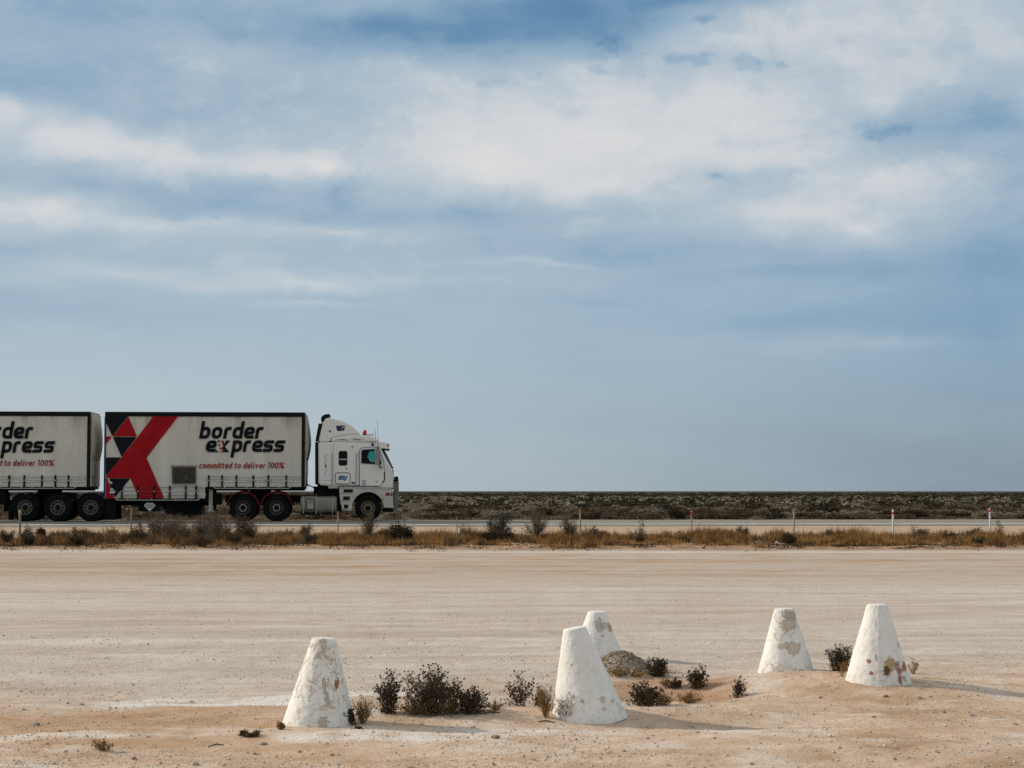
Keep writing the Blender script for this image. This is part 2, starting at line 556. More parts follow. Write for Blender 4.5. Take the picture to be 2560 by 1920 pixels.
class MB:
    def __init__(s):
        s.v, s.f = [], []

    def add(s, vs_, fs_):
        n = len(s.v)
        s.v.extend([tuple(q) for q in vs_])
        s.f.extend([[i + n for i in f] for f in fs_])
        return s

    def box(s, u0, u1, v0, v1, z0, z1):
        return s.add([(u0, v0, z0), (u1, v0, z0), (u1, v1, z0), (u0, v1, z0), (u0, v0, z1), (u1, v0, z1), (u1, v1, z1), (u0, v1, z1)],
                     [[0, 3, 2, 1], [4, 5, 6, 7], [0, 1, 5, 4], [1, 2, 6, 5], [2, 3, 7, 6], [3, 0, 4, 7]])

    def bp(s, x0, y0, x1, y1, v0, v1):
        """box given by two pixels on the lorry's near side plane"""
        u0, za = T(x0, y0)
        u1, zb = T(x1, y1)
        return s.box(min(u0, u1), max(u0, u1), v0, v1, min(za, zb), max(za, zb))

    def prism(s, poly, v0, v1):
        n = len(poly)
        area = sum(poly[i][0] * poly[(i + 1) % n][1] - poly[(i + 1) % n][0] * poly[i][1] for i in range(n))
        if area < 0:
            poly = poly[::-1]
        vs_ = [(u, v0, z) for u, z in poly] + [(u, v1, z) for u, z in poly]
        fs_ = [list(range(n)), list(range(2 * n - 1, n - 1, -1))]
        for i in range(n):
            j = (i + 1) % n
            fs_.append([i, i + n, j + n, j])
        return s.add(vs_, fs_)

    def tube(s, pts, r, n=6, cap=True):
        pts = [Vector(p) for p in pts]
        rs = r if isinstance(r, (list, tuple)) else [r] * len(pts)
        vs_, fs_ = [], []
        for i, p in enumerate(pts):
            d = (pts[min(i + 1, len(pts) - 1)] - pts[max(i - 1, 0)]).normalized()
            a = d.cross(Vector((0, 0, 1)) if abs(d.z) < .9 else Vector((1, 0, 0))).normalized()
            b = d.cross(a)
            for k in range(n):
                t = 2 * math.pi * k / n
                vs_.append(p + (a * math.cos(t) + b * math.sin(t)) * rs[i])
        for i in range(len(pts) - 1):
            for k in range(n):
                k2 = (k + 1) % n
                fs_.append([i * n + k, i * n + k2, (i + 1) * n + k2, (i + 1) * n + k])
        if cap:
            fs_.append(list(range(n))[::-1])
            fs_.append([(len(pts) - 1) * n + k for k in range(n)])
        return s.add(vs_, fs_)

    def lathe_v(s, prof, n=40, cu=0, cz=0):
        """profile (r, v) turned about the v axis"""
        vs_, fs_ = [], []
        for (r, v) in prof:
            for k in range(n):
                t = 2 * math.pi * k / n
                vs_.append((cu + r * math.cos(t), v, cz + r * math.sin(t)))
        for i in range(len(prof) - 1):
            for k in range(n):
                k2 = (k + 1) % n
                fs_.append([i * n + k, i * n + k2, (i + 1) * n + k2, (i + 1) * n + k])
        return s.add(vs_, fs_)

    def build(s, name, mat, parent=None, smooth=None, bevel=0.0, seg=2, org=None):
        o = add_obj(name, s.v, s.f, mat, parent, smooth, org)
        if bevel:
            bm = bmesh.new()
            bm.from_mesh(o.data)
            bmesh.ops.recalc_face_normals(bm, faces=bm.faces)
            es = [e for e in bm.edges if len(e.link_faces) == 2 and e.calc_face_angle(0) > math.radians(35)]
            bmesh.ops.bevel(bm, geom=es, offset=bevel, segments=seg, affect='EDGES', clamp_overlap=True)
            bm.to_mesh(o.data)
            bm.free()
            o.data.shade_smooth()
            o.data.set_sharp_from_angle(angle=math.radians(40))
        return o


def copy_part(o, parent, loc=None):
    c = o.copy()
    COL.objects.link(c)
    c.parent = parent
    if loc is not None:
        c.location = loc
    return c


# ------------------------------------------------------------------ material set
mat_ground()
mat_basic('asphalt', lin(146, 137, 123), 1.0, var=.10, scale=3, bump=.3, bscale=60, spec=.05)
mat_basic('road_paint', (.74, .72, .67), .7, var=.10, scale=2)
mat_basic('cab_paint', (.80, .775, .70), .4, var=.04, scale=1.2, spec=.5, dirt=(.40, .345, .26), dirt_amt=.5, streak=True)
mat_basic('cab_lower', (.56, .52, .42), .5, var=.08, scale=1.6, dirt=(.28, .23, .16), dirt_amt=.6)
mat_basic('black_plastic', (.008, .008, .009), .6, var=.1, spec=.12)
mat_basic('rubber', (.008, .008, .008), .9, var=.15, scale=5, dirt=(.03, .025, .018), dirt_amt=.35, spec=.08)
mat_basic('chassis', (.007, .007, .007), .8, var=.2, scale=4, dirt=(.03, .025, .018), dirt_amt=.4, spec=.08)
mat_basic('steel_rim', (.115, .107, .085), .45, metal=.3, var=.15, scale=6, dirt=(.08, .06, .04), dirt_amt=.6)
mat_basic('dark_rim', (.05, .048, .04), .5, metal=.3, var=.2, scale=6)
mat_basic('rusty_rim', (.20, .15, .09), .6, metal=.2, var=.3, scale=7, dirt=(.05, .04, .03), dirt_amt=.7)
mat_basic('aluminium', (.27, .25, .205), .5, metal=.45, var=.12, scale=2.5, dirt=(.16, .12, .08), dirt_amt=.7)
mat_basic('galvanised', (.42, .405, .36), .5, metal=.2, var=.12, scale=3)
mat_basic('bar_steel', (.20, .175, .145), .55, metal=.3, var=.15, scale=4)
mat_basic('chrome', (.8, .8, .8), .15, metal=1.0, var=.05)
mat_basic('guard_red', (.085, .005, .007), .5, var=.15, scale=4, dirt=(.04, .02, .014), dirt_amt=.5, spec=.08)
mat_basic('decal_red', (.36, .008, .014), .7, var=.08, scale=2, dirt=(.20, .008, .010), dirt_amt=.7, spec=.1)
mat_basic('decal_black', (.009, .0095, .013), .7, var=.1, scale=2, dirt=(.02, .02, .022), dirt_amt=.4, spec=.1)
mat_basic('decal_blue', (.012, .07, .20), .5, var=.05)
mat_basic('decal_navy', (.008, .018, .07), .5, var=.05)
mat_basic('decal_white', (.6, .6, .57), .5, var=.05)
mat_basic('flag_red', (.30, .02, .03), .5, var=.05)
mat_basic('lamp_red', (.60, .02, .008), .25, var=.05)
mat_basic('lamp_amber', (.55, .16, .03), .3, var=.05)
mat_basic('lamp_dull_red', (.26, .02, .012), .3, var=.1)
mat_basic('glass_dark', (.004, .005, .006), .12, var=.05, spec=.15)
mat_basic('glass_tint', (.03, .085, .085), .12, var=.05, spec=.5)
mat_basic('teal_patch', (.05, .40, .33), .8, var=.06, scale=3)
mat_basic('mirror_grey', (.22, .23, .24), .4, var=.06)
mat_basic('tan_plastic', (.36, .26, .19), .5, var=.1)
mat_basic('mesh_panel', (.045, .036, .024), .7, var=.35, scale=5, bump=.3, bscale=30)
mat_basic('cream_panel', (.56, .50, .40), .6, var=.06, scale=2, dirt=(.36, .30, .22), dirt_amt=.5)
mat_basic('strap', (.009, .009, .009), .8, var=.2, spec=.1)
mat_basic('wire', (.10, .095, .08), .6, var=.1)
mat_basic('post_white', (.72, .71, .68), .6, var=.06, scale=5, dirt=(.45, .38, .3), dirt_amt=.4)
mat_basic('post_wood', (.33, .27, .20), .85, var=.2, scale=9, dirt=(.16, .12, .08), dirt_amt=.6, streak=True)
mat_basic('post_wood_pale', (.46, .38, .29), .85, var=.18, scale=9, dirt=(.2, .15, .1), dirt_amt=.5, streak=True)
mat_basic('marker_red', (.50, .055, .03), .6, var=.12, scale=9)
mat_basic('marker_faded', (.42, .15, .09), .7, var=.15, scale=9)
mat_basic('marker_yellow', (.55, .42, .16), .7, var=.1)
mat_basic('rock_pale', (.52, .43, .335), .9, var=.15, scale=9, bump=.5, bscale=25)
mat_basic('rock_grey', (.30, .245, .19), .9, var=.2, scale=9, bump=.5, bscale=25)
mat_basic('gravel_stone', (.64, .51, .395), 1.0, var=.26, scale=14, spec=.05)
mat_basic('twig', (.10, .075, .05), .9, var=.2, scale=8)
mat_basic('twig_pale', (.24, .19, .135), .9, var=.2, scale=8)
mat_basic('twig_mid', (.16, .12, .08), .95, var=.2, scale=8, spec=.05)
mat_basic('twig_gold', (.30, .17, .06), .9, var=.2, scale=8)
mat_leaf('leaf_dark', (.038, .025, .012), (.125, .080, .037), trans=.25, scale=14)
mat_leaf('seed_dark', (.022, .015, .009), (.055, .035, .018), trans=0, scale=20)
mat_leaf('leaf_olive', (.022, .017, .009), (.068, .052, .029), scale=1.5, trans=.3)
mat_leaf('leaf_sage', (.15, .125, .085), (.34, .285, .20), scale=1.0, trans=.35)
mat_leaf('leaf_brown', (.062, .041, .023), (.17, .113, .062), scale=1.5, trans=.3)
mat_leaf('leaf_grey', (.07, .055, .036), (.18, .14, .09), scale=3, trans=.3)
mat_leaf('leaf_greygreen', (.035, .034, .024), (.10, .095, .065), scale=5)
mat_leaf('grass_gold', (.17, .088, .028), (.43, .235, .080), scale=.7, trans=.25)
mat_leaf('grass_brown', (.075, .044, .023), (.20, .118, .060), scale=.7, trans=.2)
mat_leaf('grass_fg', (.16, .09, .03), (.36, .22, .09), scale=6, trans=.2)


def mat_curtain():
    m, nt, bs = new_mat('curtain')
    t = nt.nodes.new('ShaderNodeTexCoord')
    sx, sy, sz = n_sep(nt, t.outputs['Object'])
    v = n_combine(nt, sx, sy, sz * .16)
    base = n_ramp(nt, n_noise(nt, v, 1.6, 5, .6), [(.3, (.54, .505, .42)), (.7, (.67, .635, .545))], 'LINEAR')
    # soot from the roof edge, road dust low down
    top = sz.smooth(3.2, 4.25) * n_noise(nt, v, 2.6, 6, .7).smooth(.42, .70)
    base = n_mix(nt, top * .65, base, (.16, .155, .135))
    bot = (1.0 - sz.smooth(.7, 1.8)) * n_noise(nt, t.outputs['Object'], 1.8, 6, .7).smooth(.36, .66)
    base = n_mix(nt, bot * .55, base, (.30, .255, .19))
    sm = n_noise(nt, t.outputs['Object'], .9, 7, .7).smooth(.60, .70)
    base = n_mix(nt, sm * .35, base, (.26, .25, .21))
    nt.links.new(base, bs.inputs['Base Color'])
    setv(bs, 'Roughness', .55)
    setv(bs, 'Specular IOR Level', .3)
    return m


mat_curtain()


# ------------------------------------------------------------------ ground sheet
def axis(parts):
    out = []
    for a, b, n in parts:
        out.extend(np.linspace(a, b, n, endpoint=False))
    return np.array(out)


def geo(a, b, n):
    return list(np.geomspace(a, b, n))


xs = np.concatenate([-np.array(geo(30, 30000, 16))[::-1], np.linspace(-30, -5.2, 60, endpoint=False), np.arange(-5.2, 5.2, .026), np.linspace(5.2, 30, 60, endpoint=False), np.array(geo(30, 30000, 16))])
ys = np.concatenate([np.linspace(-400, 0, 6, endpoint=False), np.linspace(0, 9.8, 20, endpoint=False), np.arange(9.8, 19, .032), np.linspace(19, 30, 110, endpoint=False),
                     np.linspace(30, 48, 60, endpoint=False), np.linspace(48, 60, 90, endpoint=False), np.linspace(60, 90, 40, endpoint=False), np.array(geo(90, 40000, 44))])
gxx, gyy = np.meshgrid(xs, ys)
gzz = zt(gxx, gyy)
nxg, nyg = len(xs), len(ys)
gv = np.stack([gxx, gyy, gzz], -1).reshape(-1, 3)
ii = np.arange((nyg - 1) * (nxg - 1))
r_, c_ = ii // (nxg - 1), ii % (nxg - 1)
b0 = r_ * nxg + c_
gf = np.stack([b0, b0 + 1, b0 + 1 + nxg, b0 + nxg], -1)
ground = add_obj('ground', gv, gf, 'ground_soil', smooth=180)
tag(ground, kind='structure')


# road: crowned asphalt with a low edge
def road_z(v):
    return float(np.interp(v, [-4.7, -4.0, -.5, 3.2, 4.2], [.318, .350, .412, .404, .375]))


us = np.concatenate([-np.array(geo(60, 20000, 20))[::-1], np.linspace(-59, 59, 60), np.array(geo(60, 20000, 20))])
vv_ = [-5.3, -4.72, -4.6, -4.0, -2.2, -.5, 1.2, 3.2, 4.1, 4.2, 4.9]
rv, rf = [], []
for u in us:
    for k, v in enumerate(vv_):
        x, y = uv_xy(u, v)
        z = road_z(v) if 0 < k < len(vv_) - 1 else .02
        if k in (1, len(vv_) - 2):
            z -= .012
        rv.append((x, y, z + (.006 * math.sin(u * 1.7 + v) if abs(u) < 60 else 0)))
nv = len(vv_)
for i in range(len(us) - 1):
    for k in range(nv - 1):
        a = i * nv + k
        rf.append([a, a + nv, a + nv + 1, a + 1])
road = add_obj('road', rv, rf, 'asphalt', smooth=40)
tag(road, kind='structure')


def edge_line(v, w):
    lv, lf = [], []
    for u in us:
        for q in (v - w / 2, v + w / 2):
            x, y = uv_xy(u, q)
            lv.append((x, y, road_z(q) + .008 + (.006 * math.sin(u * 1.7 + q) if abs(u) < 60 else 0)))
    for i in range(len(us) - 1):
        lf.append([2 * i, 2 * i + 2, 2 * i + 3, 2 * i + 1])
    return add_obj('edge_line', lv, lf, 'road_paint', parent=road)


edge_line(-4.0, .32)
edge_line(3.2, .15)


# ------------------------------------------------------------------ lettering made of strokes
def round_path(pts, radii, closed=False, n=5):
    out = []
    m = len(pts)
    for i, p in enumerate(pts):
        r = radii[i]
        if r <= 0 or (not closed and i in (0, m - 1)):
            out.append(p)
            continue
        a, b = pts[(i - 1) % m], pts[(i + 1) % m]
        p_, a_, b_ = Vector(p), Vector(a), Vector(b)
        r = min(r, (a_ - p_).length * .5, (b_ - p_).length * .5)
        s, e = p_ + (a_ - p_).normalized() * r, p_ + (b_ - p_).normalized() * r
        for k in range(n + 1):
            t = k / n
            q = s * (1 - t) ** 2 + p_ * 2 * t * (1 - t) + e * t * t
            out.append((q.x, q.y))
    return out


def stroke(path, w, closed=False):
    """flat ribbon of width w along a 2-D path -> verts, quads"""
    P = [Vector(p) for p in path]
    n = len(P)
    vs_, fs_ = [], []
    for i in range(n):
        if closed:
            a, b = P[(i - 1) % n], P[(i + 1) % n]
        else:
            a, b = P[max(i - 1, 0)], P[min(i + 1, n - 1)]
        d1 = (P[i] - a) if (P[i] - a).length > 1e-9 else (b - P[i])
        d2 = (b - P[i]) if (b - P[i]).length > 1e-9 else d1
        d1, d2 = d1.normalized(), d2.normalized()
        n1, n2 = Vector((-d1.y, d1.x)), Vector((-d2.y, d2.x))
        mm = (n1 + n2)
        mm = mm.normalized() if mm.length > 1e-6 else n1
        k = 1.0 / max(.5, mm.dot(n1))
        vs_.append(P[i] + mm * (w / 2 * k))
        vs_.append(P[i] - mm * (w / 2 * k))
    for i in range(n if closed else n - 1):
        j = (i + 1) % n
        fs_.append([2 * i, 2 * j, 2 * j + 1, 2 * i + 1])
    return [(q.x, q.y) for q in vs_], fs_


def glyph(ch, w, t, asc=1.47):
    """strokes of a squared letter: list of (path, closed, kind); x-height 1"""
    l, r, lo, hi, md = t / 2, w - t / 2, t / 2, 1 - t / 2, .5
    R = .30
    g = {
        'o': [([(l, lo), (r, lo), (r, hi), (l, hi)], [R] * 4, True)],
        'b': [([(l, asc), (l, lo), (r, lo), (r, hi), (l, hi)], [0, 0, R, R, 0], False)],
        'd': [([(r, asc), (r, lo), (l, lo), (l, hi), (r, hi)], [0, 0, R, R, 0], False)],
        'e': [([(w, lo), (l, lo), (l, hi), (r, hi), (r, md - .02), (l, md - .02)], [0, R, R, R, .12, 0], False)],
        'r': [([(l, 0), (l, hi), (w * .9, hi)], [0, R, 0], False)],
        'p': [([(l, -.47), (l, hi), (r, hi), (r, lo), (l, lo)], [0, 0, R, R, 0], False)],
        's': [([(w, hi), (l, hi), (l, md), (r, md), (r, lo), (0, lo)], [0, R * .8, R * .8, R * .8, R * .8, 0], False)],
        'c': [([(w, hi), (l, hi), (l, lo), (w, lo)], [0, R, R, 0], False)],
        'm': [([(l, 0), (l, hi), (r, hi), (r, 0)], [0, R, R, 0], False), ([(w / 2, hi), (w / 2, 0)], [0, 0], False)],
        'i': [([(w / 2, 0), (w / 2, 1)], [0, 0], False), ([(w / 2, 1.18), (w / 2, 1.36)], [0, 0], False)],
        't': [([(l, 1.32), (l, lo), (w, lo)], [0, R, 0], False), ([(l, hi), (w, hi)], [0, 0], False)],
        'v': [([(l, 1), (w / 2 - .04, t * .5), (r, 1)], [0, 0, 0], False)],
        'l': [([(l, asc), (l, lo), (w, lo)], [0, R * .6, 0], False)],
        '1': [([(0, 1.18), (w * .55, 1.38), (w * .55, 0)], [0, 0, 0], False)],
        '0': [([(l, lo), (r, lo), (r, 1.40 - t / 2), (l, 1.40 - t / 2)], [R] * 4, True)],
        '%': [([(.1, 0), (w - .1, 1.40)], [0, 0], False), ([(l, .92), (w * .36, .92), (w * .36, 1.34), (l, 1.34)], [.1] * 4, True),
              ([(w * .64, .06), (r, .06), (r, .48), (w * .64, .48)], [.1] * 4, True)],
        'S': [([(w, hi), (l, hi), (l, md), (r, md), (r, lo), (0, lo)], [0, R, R, R, R, 0], False)],
        'D': [([(l, lo), (w * .55, lo), (r, .3), (r, .7), (w * .55, hi), (l, hi)], [0, .2, .2, .2, .2, 0], True)],
        'J': [([(r, 1), (r, -.05), (-.18, -.12)], [0, .25, 0], False)],
    }
    return g[ch]


def text_mesh(spec, slant, t, place):
    """spec: list of (char, x0, width) in letter units; place maps (x, y) letter units -> (u, z)"""
    mb = MB()
    layer = 0
    for ch, x0, w in spec:
        for path, rad, closed in glyph(ch, w, t):
            pp = round_path(path, rad, closed)
            vs_, fs_ = stroke(pp, t, closed)
            layer = (layer + 1) % 2
            out = []
            for (x, y) in vs_:
                u, z = place(x0 + x + slant * y, y)
                out.append((u, DEC_V - .0004 * layer, z))
            mb.add(out, fs_)
    return mb


DEC_V = -.034


# ------------------------------------------------------------------ wheels
def make_wheel(parent, px, py, rad, style, far=False, v_out=.06, dual=True, tread=None):
    """wheel > tyre carries the name; rim and hub are its pieces"""
    u, z = T(px, py)
    r = rad
    wd = .62 if dual else .34
    prof = []
    ri = r * .50
    def tyre(v0, w):
        return [(ri, v0 + .05), (ri * 1.06, v0 + .015), (r * .72, v0), (r * .93, v0 + .02), (r * .985, v0 + .045), (r, v0 + .075), (r, v0 + w * .3), (r * .978, v0 + w * .31),
                (r * .978, v0 + w * .35), (r, v0 + w * .36), (r, v0 + w * .64), (r * .978, v0 + w * .65), (r * .978, v0 + w * .69), (r, v0 + w * .70), (r, v0 + w - .075), (r * .985, v0 + w - .045),
                (r * .93, v0 + w - .02), (r * .72, v0 + w), (ri, v0 + w - .05)]
    mb = MB()
    mb.lathe_v(tyre(0, .29), 48)
    if dual:
        mb.lathe_v(tyre(.33, .29), 48)
    root = parent
    while root.parent is not None:
        root = root.parent
    o3 = ORG[root.name]
    whl = mb.build('wheel', 'rubber', parent, smooth=50, org=(0, 0, 0))
    whl.location = (u - o3[0], v_out - o3[1], z - o3[2])
    rm = {'trailer': 'steel_rim', 'drive': 'dark_rim', 'steer': 'rusty_rim'}[style]
    rb = MB()
    # outer lip, dished disc with ten hand holes, hub
    rb.lathe_v([(ri * 1.07, .012), (ri * 1.02, .004), (ri * .95, .012), (ri * .93, .05), (ri * .86, .07), (ri * .86, .09)], 40)
    nh = 10
    dep = .075 if style != 'steer' else .03
    for k in range(nh):
        t0 = 2 * math.pi * (k + .30) / nh
        t1 = 2 * math.pi * (k + .70) / nh
        a0, a1 = ri * .88, ri * .62
        pts = []
        for (rr, tt) in ((a0, t0 - .05), (a0, t1 + .05), (a1, t1 + .04), (a1, t0 - .04)):
            pts.append((rr * math.cos(tt), rr * math.sin(tt)))
        rb.prism([(a, b) for a, b in pts], dep, dep + .02)
    rb.lathe_v([(ri * .66, dep - .002), (ri * .60, dep - .014), (ri * .36, dep - .02), (ri * .36, dep + .02)], 40)
    rb.build('rim', rm, whl, smooth=40, org=(0, 0, 0))
    hb = MB()
    hb.lathe_v([(ri * .34, dep + .01), (ri * .33, dep - .05), (ri * .22, dep - .075), (.001, dep - .08)], 20)
    hb.build('hub', 'chassis', whl, smooth=40, org=(0, 0, 0))
    nb = MB()
    for k in range(10):
        t = 2 * math.pi * k / 10
        cu_, cz_ = ri * .47 * math.cos(t), ri * .47 * math.sin(t)
        w_ = .018 if style != 'drive' else .026
        ang = t
        pts = [(cu_ + w_ * math.cos(ang + q * math.pi / 3), cz_ + w_ * math.sin(ang + q * math.pi / 3)) for q in range(6)]
        nb.prism(pts, dep - .05, dep - .018)
    nb.build('wheel_nuts', 'galvanised' if style == 'drive' else 'steel_rim', whl, org=(0, 0, 0))['kind'] = 'stuff'
    bd = MB()
    bd.lathe_v([(ri * .98, .16), (.001, .16)], 24)
    bd.build('brake_drum', 'chassis', whl, org=(0, 0, 0))
    # the same wheel on the far side, turned round
    w2 = whl.copy()
    COL.objects.link(w2)
    w2.parent = parent
    w2.location = (u - o3[0], 2.5 - v_out - o3[1], z - o3[2])
    w2.rotation_euler = (0, 0, math.pi)
    ax = MB()
    ax.tube([(u, v_out + .2, z), (u, 2.5 - v_out - .2, z)], .07, 8)
    ax.build('axle', 'chassis', parent)
    return whl


# ------------------------------------------------------------------ curtain-sided trailers
def lorry_root(name, px):
    u, _ = T(px, 1303)
    x, y = uv_xy(u, 0)
    o = empty(name, (x, y, ROADZ), TH)
    ORG[o.name] = (u, 0.0, ROADZ)
    return o


def curtain_mesh(o_px, xl, xm, xr, yt, yb_l, yb_r, v_sign, v0):
    """gently slack cloth; lower at the rear, stepped over the front axles"""
    ul, um, ur = T(xl + o_px, 1100)[0], T(xm + o_px, 1100)[0], T(xr + o_px, 1100)[0]
    z_t, zl, zr = T(500, yt)[1], T(500, yb_l)[1], T(500, yb_r)[1]
    uu = np.concatenate([np.linspace(ul, um, 60, endpoint=False), np.linspace(um, ur, 61)])
    zz = np.concatenate([np.linspace(zl, zr, 6, endpoint=False), np.linspace(zr, z_t, 46)])
    vs_, fs_ = [], []
    for z in zz:
        for u in uu:
            k = max(0, 1 - (z - zr) / 1.0)
            w = .009 * math.sin(u * 5.3 + .6 * math.sin(z * 2)) + .005 * math.sin(u * 11.7 + 1.3) * k + .010 * k * math.sin(z * 16 + .7 * math.sin(u * 3.1))
            w += .007 * float(vnoise(u * 1.3, z * .9, 31))
            vs_.append((u, v0 + v_sign * w, z))
    n = len(uu)
    for j in range(len(zz) - 1):
        for i in range(n - 1):
            if j < 6 and i >= 60:
                continue
            a = j * n + i
            fs_.append([a, a + 1, a + n + 1, a + n])
    return vs_, fs_


def poly6(pts, ox):
    return [T(250 + a / 6.38 + ox, 1020 + b / 6.38) for a, b in pts]


def flat_poly(mb, pts, v):
    n = len(pts)
    area = sum(pts[i][0] * pts[(i + 1) % n][1] - pts[(i + 1) % n][0] * pts[i][1] for i in range(n))
    if area < 0:
        pts = pts[::-1]
    mb.add([(u, v, z) for u, z in pts], [list(range(n))])


def decal(name, mat, polys, parent, v=DEC_V):
    o = None
    for p in polys:
        mb = MB()
        flat_poly(mb, p, v)
        o = mb.build(name, mat, parent)
    return o


def make_trailer(name, ox, tx, label, straps_f, straps_r, ty_e, ty_t, lead):
    root = lorry_root(name, 515 + ox)
    tag(root, label, 'trailer', 'curtain-sided trailers of the lorry')
    W = 2.5
    v, f = curtain_mesh(ox, 264, 515, 757, 1040, 1246, 1217, 1, .0)
    cur = add_obj('curtain', v, f, 'curtain', root, smooth=180)
    v2, f2 = curtain_mesh(ox, 264, 515, 757, 1040, 1246, 1217, -1, W)
    add_obj('curtain', v2, [q[::-1] for q in f2], 'curtain', root, smooth=180)
    u_l, u_r, u_m = T(262 + ox, 1100)[0], T(763 + ox, 1100)[0], T(515 + ox, 1100)[0]
    z_top = T(500, 1030)[1]
    z_f, z_r = T(500, 1217)[1], T(500, 1246)[1]
    z_rail = T(500, 1041.5)[1]
    m = MB(); m.box(u_l, u_r, .02, W - .02, z_top - .05, z_top); m.build('roof', 'cream_panel', root, bevel=.02)
    for va, vb in ((-.045, .02), (W - .02, W + .045)):
        m = MB(); m.box(u_l, u_r - .02, va, vb, z_rail, z_top - .004); m.build('roof_rail', 'black_plastic', root, bevel=.012)
    # posts at the ends
    for va, vb in ((-.030, .04), (W - .04, W + .030)):
        m = MB(); m.box(u_r - .14, u_r - .01, va, vb, z_f - .03, z_rail - .004); m.build('front_post', 'black_plastic', root, bevel=.012)
        m = MB(); m.box(u_l - .02, u_l + .05, va, vb, z_r - .06, z_rail - .004); m.build('rear_post', 'decal_navy', root, bevel=.01)
    # rear doors, front wall with its bulging nose
    for va, vb in ((.05, W / 2 - .006), (W / 2 + .006, W - .05)):
        m = MB(); m.box(u_l - .03, u_l + .03, va, vb, z_r, z_rail); m.build('rear_door', 'cream_panel', root, bevel=.01)
    m = MB(); m.box(u_r - .05, u_r + .03, .05, W - .05, z_f, z_top - .06); m.build('front_wall', 'cream_panel', root, bevel=.02)
    nv_, nf_ = [], []
    prof = [(1036, .0), (1046, .05), (1060, .10), (1075, .15), (1092, .19), (1108, .20), (1124, .17), (1138, .11), (1150, .04)]
    zs = [T(763, q)[1] for q, _ in prof]
    NV = 18
    for (q, d), z in zip(prof, zs):
        for k in range(NV + 1):
            s = k / NV
            e = min(1, 7 * s, 7 * (1 - s)) ** .5
            nv_.append((u_r + .03 + d * e * .72, .03 + (W - .06) * s, z))
    for i in range(len(prof) - 1):
        for k in range(NV):
            a = i * (NV + 1) + k
            nf_.append([a, a + 1, a + NV + 2, a + NV + 1])
    add_obj('nose_fairing', nv_, nf_, 'cream_panel', root, smooth=180)
    m = MB(); m.box(u_r + .03, u_r + .09, .25, .95, T(763, 1190)[1], T(763, 1150)[1]); m.build('service_box', 'galvanised', root, bevel=.01)
    # deck and chassis
    m = MB(); m.box(u_m + .02, u_r - .02, .03, W - .03, z_f - .10, z_f + .02); m.build('front_deck', 'chassis', root)
    m = MB(); m.box(u_l, u_m + .02, .03, W - .03, z_r - .10, z_r + .02); m.build('rear_deck', 'chassis', root)
    m = MB(); m.box(u_m - .02, u_m + .06, .0, W, T(500, 1300 - 44)[1], z_f - .005); m.build('step_wall', 'chassis', root)
    for va in (.72, W - .92):
        m = MB(); m.box(u_m, u_r - .05, va, va + .2, T(500, 1227)[1], z_f - .06); m.build('chassis_beam', 'chassis', root)
    m = MB(); m.bp(622 + ox, 1217, 672 + ox, 1243, .6, 1.9); m.build('kingpin_plate', 'chassis', root, bevel=.03)
    # load restraint straps and their buckles
    for x in straps_f:
        m = MB(); m.bp(x - 2.0, 1188, x + 2.0, 1218.5, -.052, -.036); s_ = m.build('strap', 'strap', root)
        m = MB(); m.bp(x - 1.3, 1199, x + 1.3, 1203, -.072, -.053); m.build('buckle', 'galvanised', s_)
    for x in straps_r:
        m = MB(); m.bp(x - 2.0, 1214.5, x + 2.0, 1248, -.052, -.036); s_ = m.build('strap', 'strap', root)
        m = MB(); m.bp(x - 1.3, 1226, x + 1.3, 1230, -.072, -.053); m.build('buckle', 'galvanised', s_)
    # tie-down rails below the cloth
    def rail(x0, x1, y, up):
        m = MB()
        p = [T(x0 + ox, y - up), T(x0 + ox + 3, y - 1), T(x0 + ox + 6, y), T(x1 + ox - 6, y), T(x1 + ox - 3, y - 1), T(x1 + ox, y - up)]
        m.tube([(a, -.03, b) for a, b in p], .020, 6)
        n = max(2, int((x1 - x0) / 27))
        for k in range(1, n):
            a, b = T(x0 + (x1 - x0) * k / n + ox, y)
            a2, b2 = T(x0 + (x1 - x0) * k / n + ox, y - 4)
            m.tube([(a, -.03, b), (a2, -.02, b2)], .024, 5)
        m.build('tie_rail', 'galvanised', root, smooth=40)
    rail(534, 727, 1221, 4)
    rail(289, 500, 1250.5, 5)
    # slack tension wires across the lower cloth
    m = MB()
    rng = random.Random(4)
    for (x0, x1, y, dy) in ((520, 755, 1193, 2), (512, 758, 1200, 1.5), (540, 750, 1206, 2), (300, 512, 1219, 2), (292, 516, 1229, 3), (305, 500, 1239, 2)):
        pts = []
        for k in range(13):
            t = k / 12
            a, b = T(x0 + ox + (x1 - x0) * t, y + dy * math.sin(t * 9 + x0) * .6 + rng.uniform(-.5, .5))
            pts.append((a, -.036, b))
        m.tube(pts, .006, 4)
    m.build('tension_wires', 'wire', root)['kind'] = 'stuff'
    # ---- livery
    P = lambda pts: poly6(pts, ox)
    decal('black_triangle', 'decal_black', [P([(97, 134), (446, 134), (196, 447), (97, 226)])], root)
    decal('red_triangle', 'decal_red', [P([(452, 136), (592, 452), (202, 452)])], root)
    decal('red_cross', 'decal_red', [P([(851, 134), (1245, 134), (742, 795), (1025, 1440), (622, 1440), (487, 1120), (100, 1120), (100, 1088), (345, 785), (600, 462)])], root)
    decal('red_triangle', 'decal_red', [P([(97, 455), (190, 455), (97, 580)])], root)
    decal('black_triangle', 'decal_black', [P([(208, 462), (585, 462), (345, 778)])], root)
    decal('black_triangle', 'decal_black', [P([(97, 788), (338, 788), (97, 1084)])], root)
    decal('black_triangle', 'decal_black', [P([(118, 1126), (481, 1126), (236, 1425)])], root)
    decal('red_triangle', 'decal_red', [P([(97, 1126), (114, 1126), (230, 1442), (97, 1442)])], root)
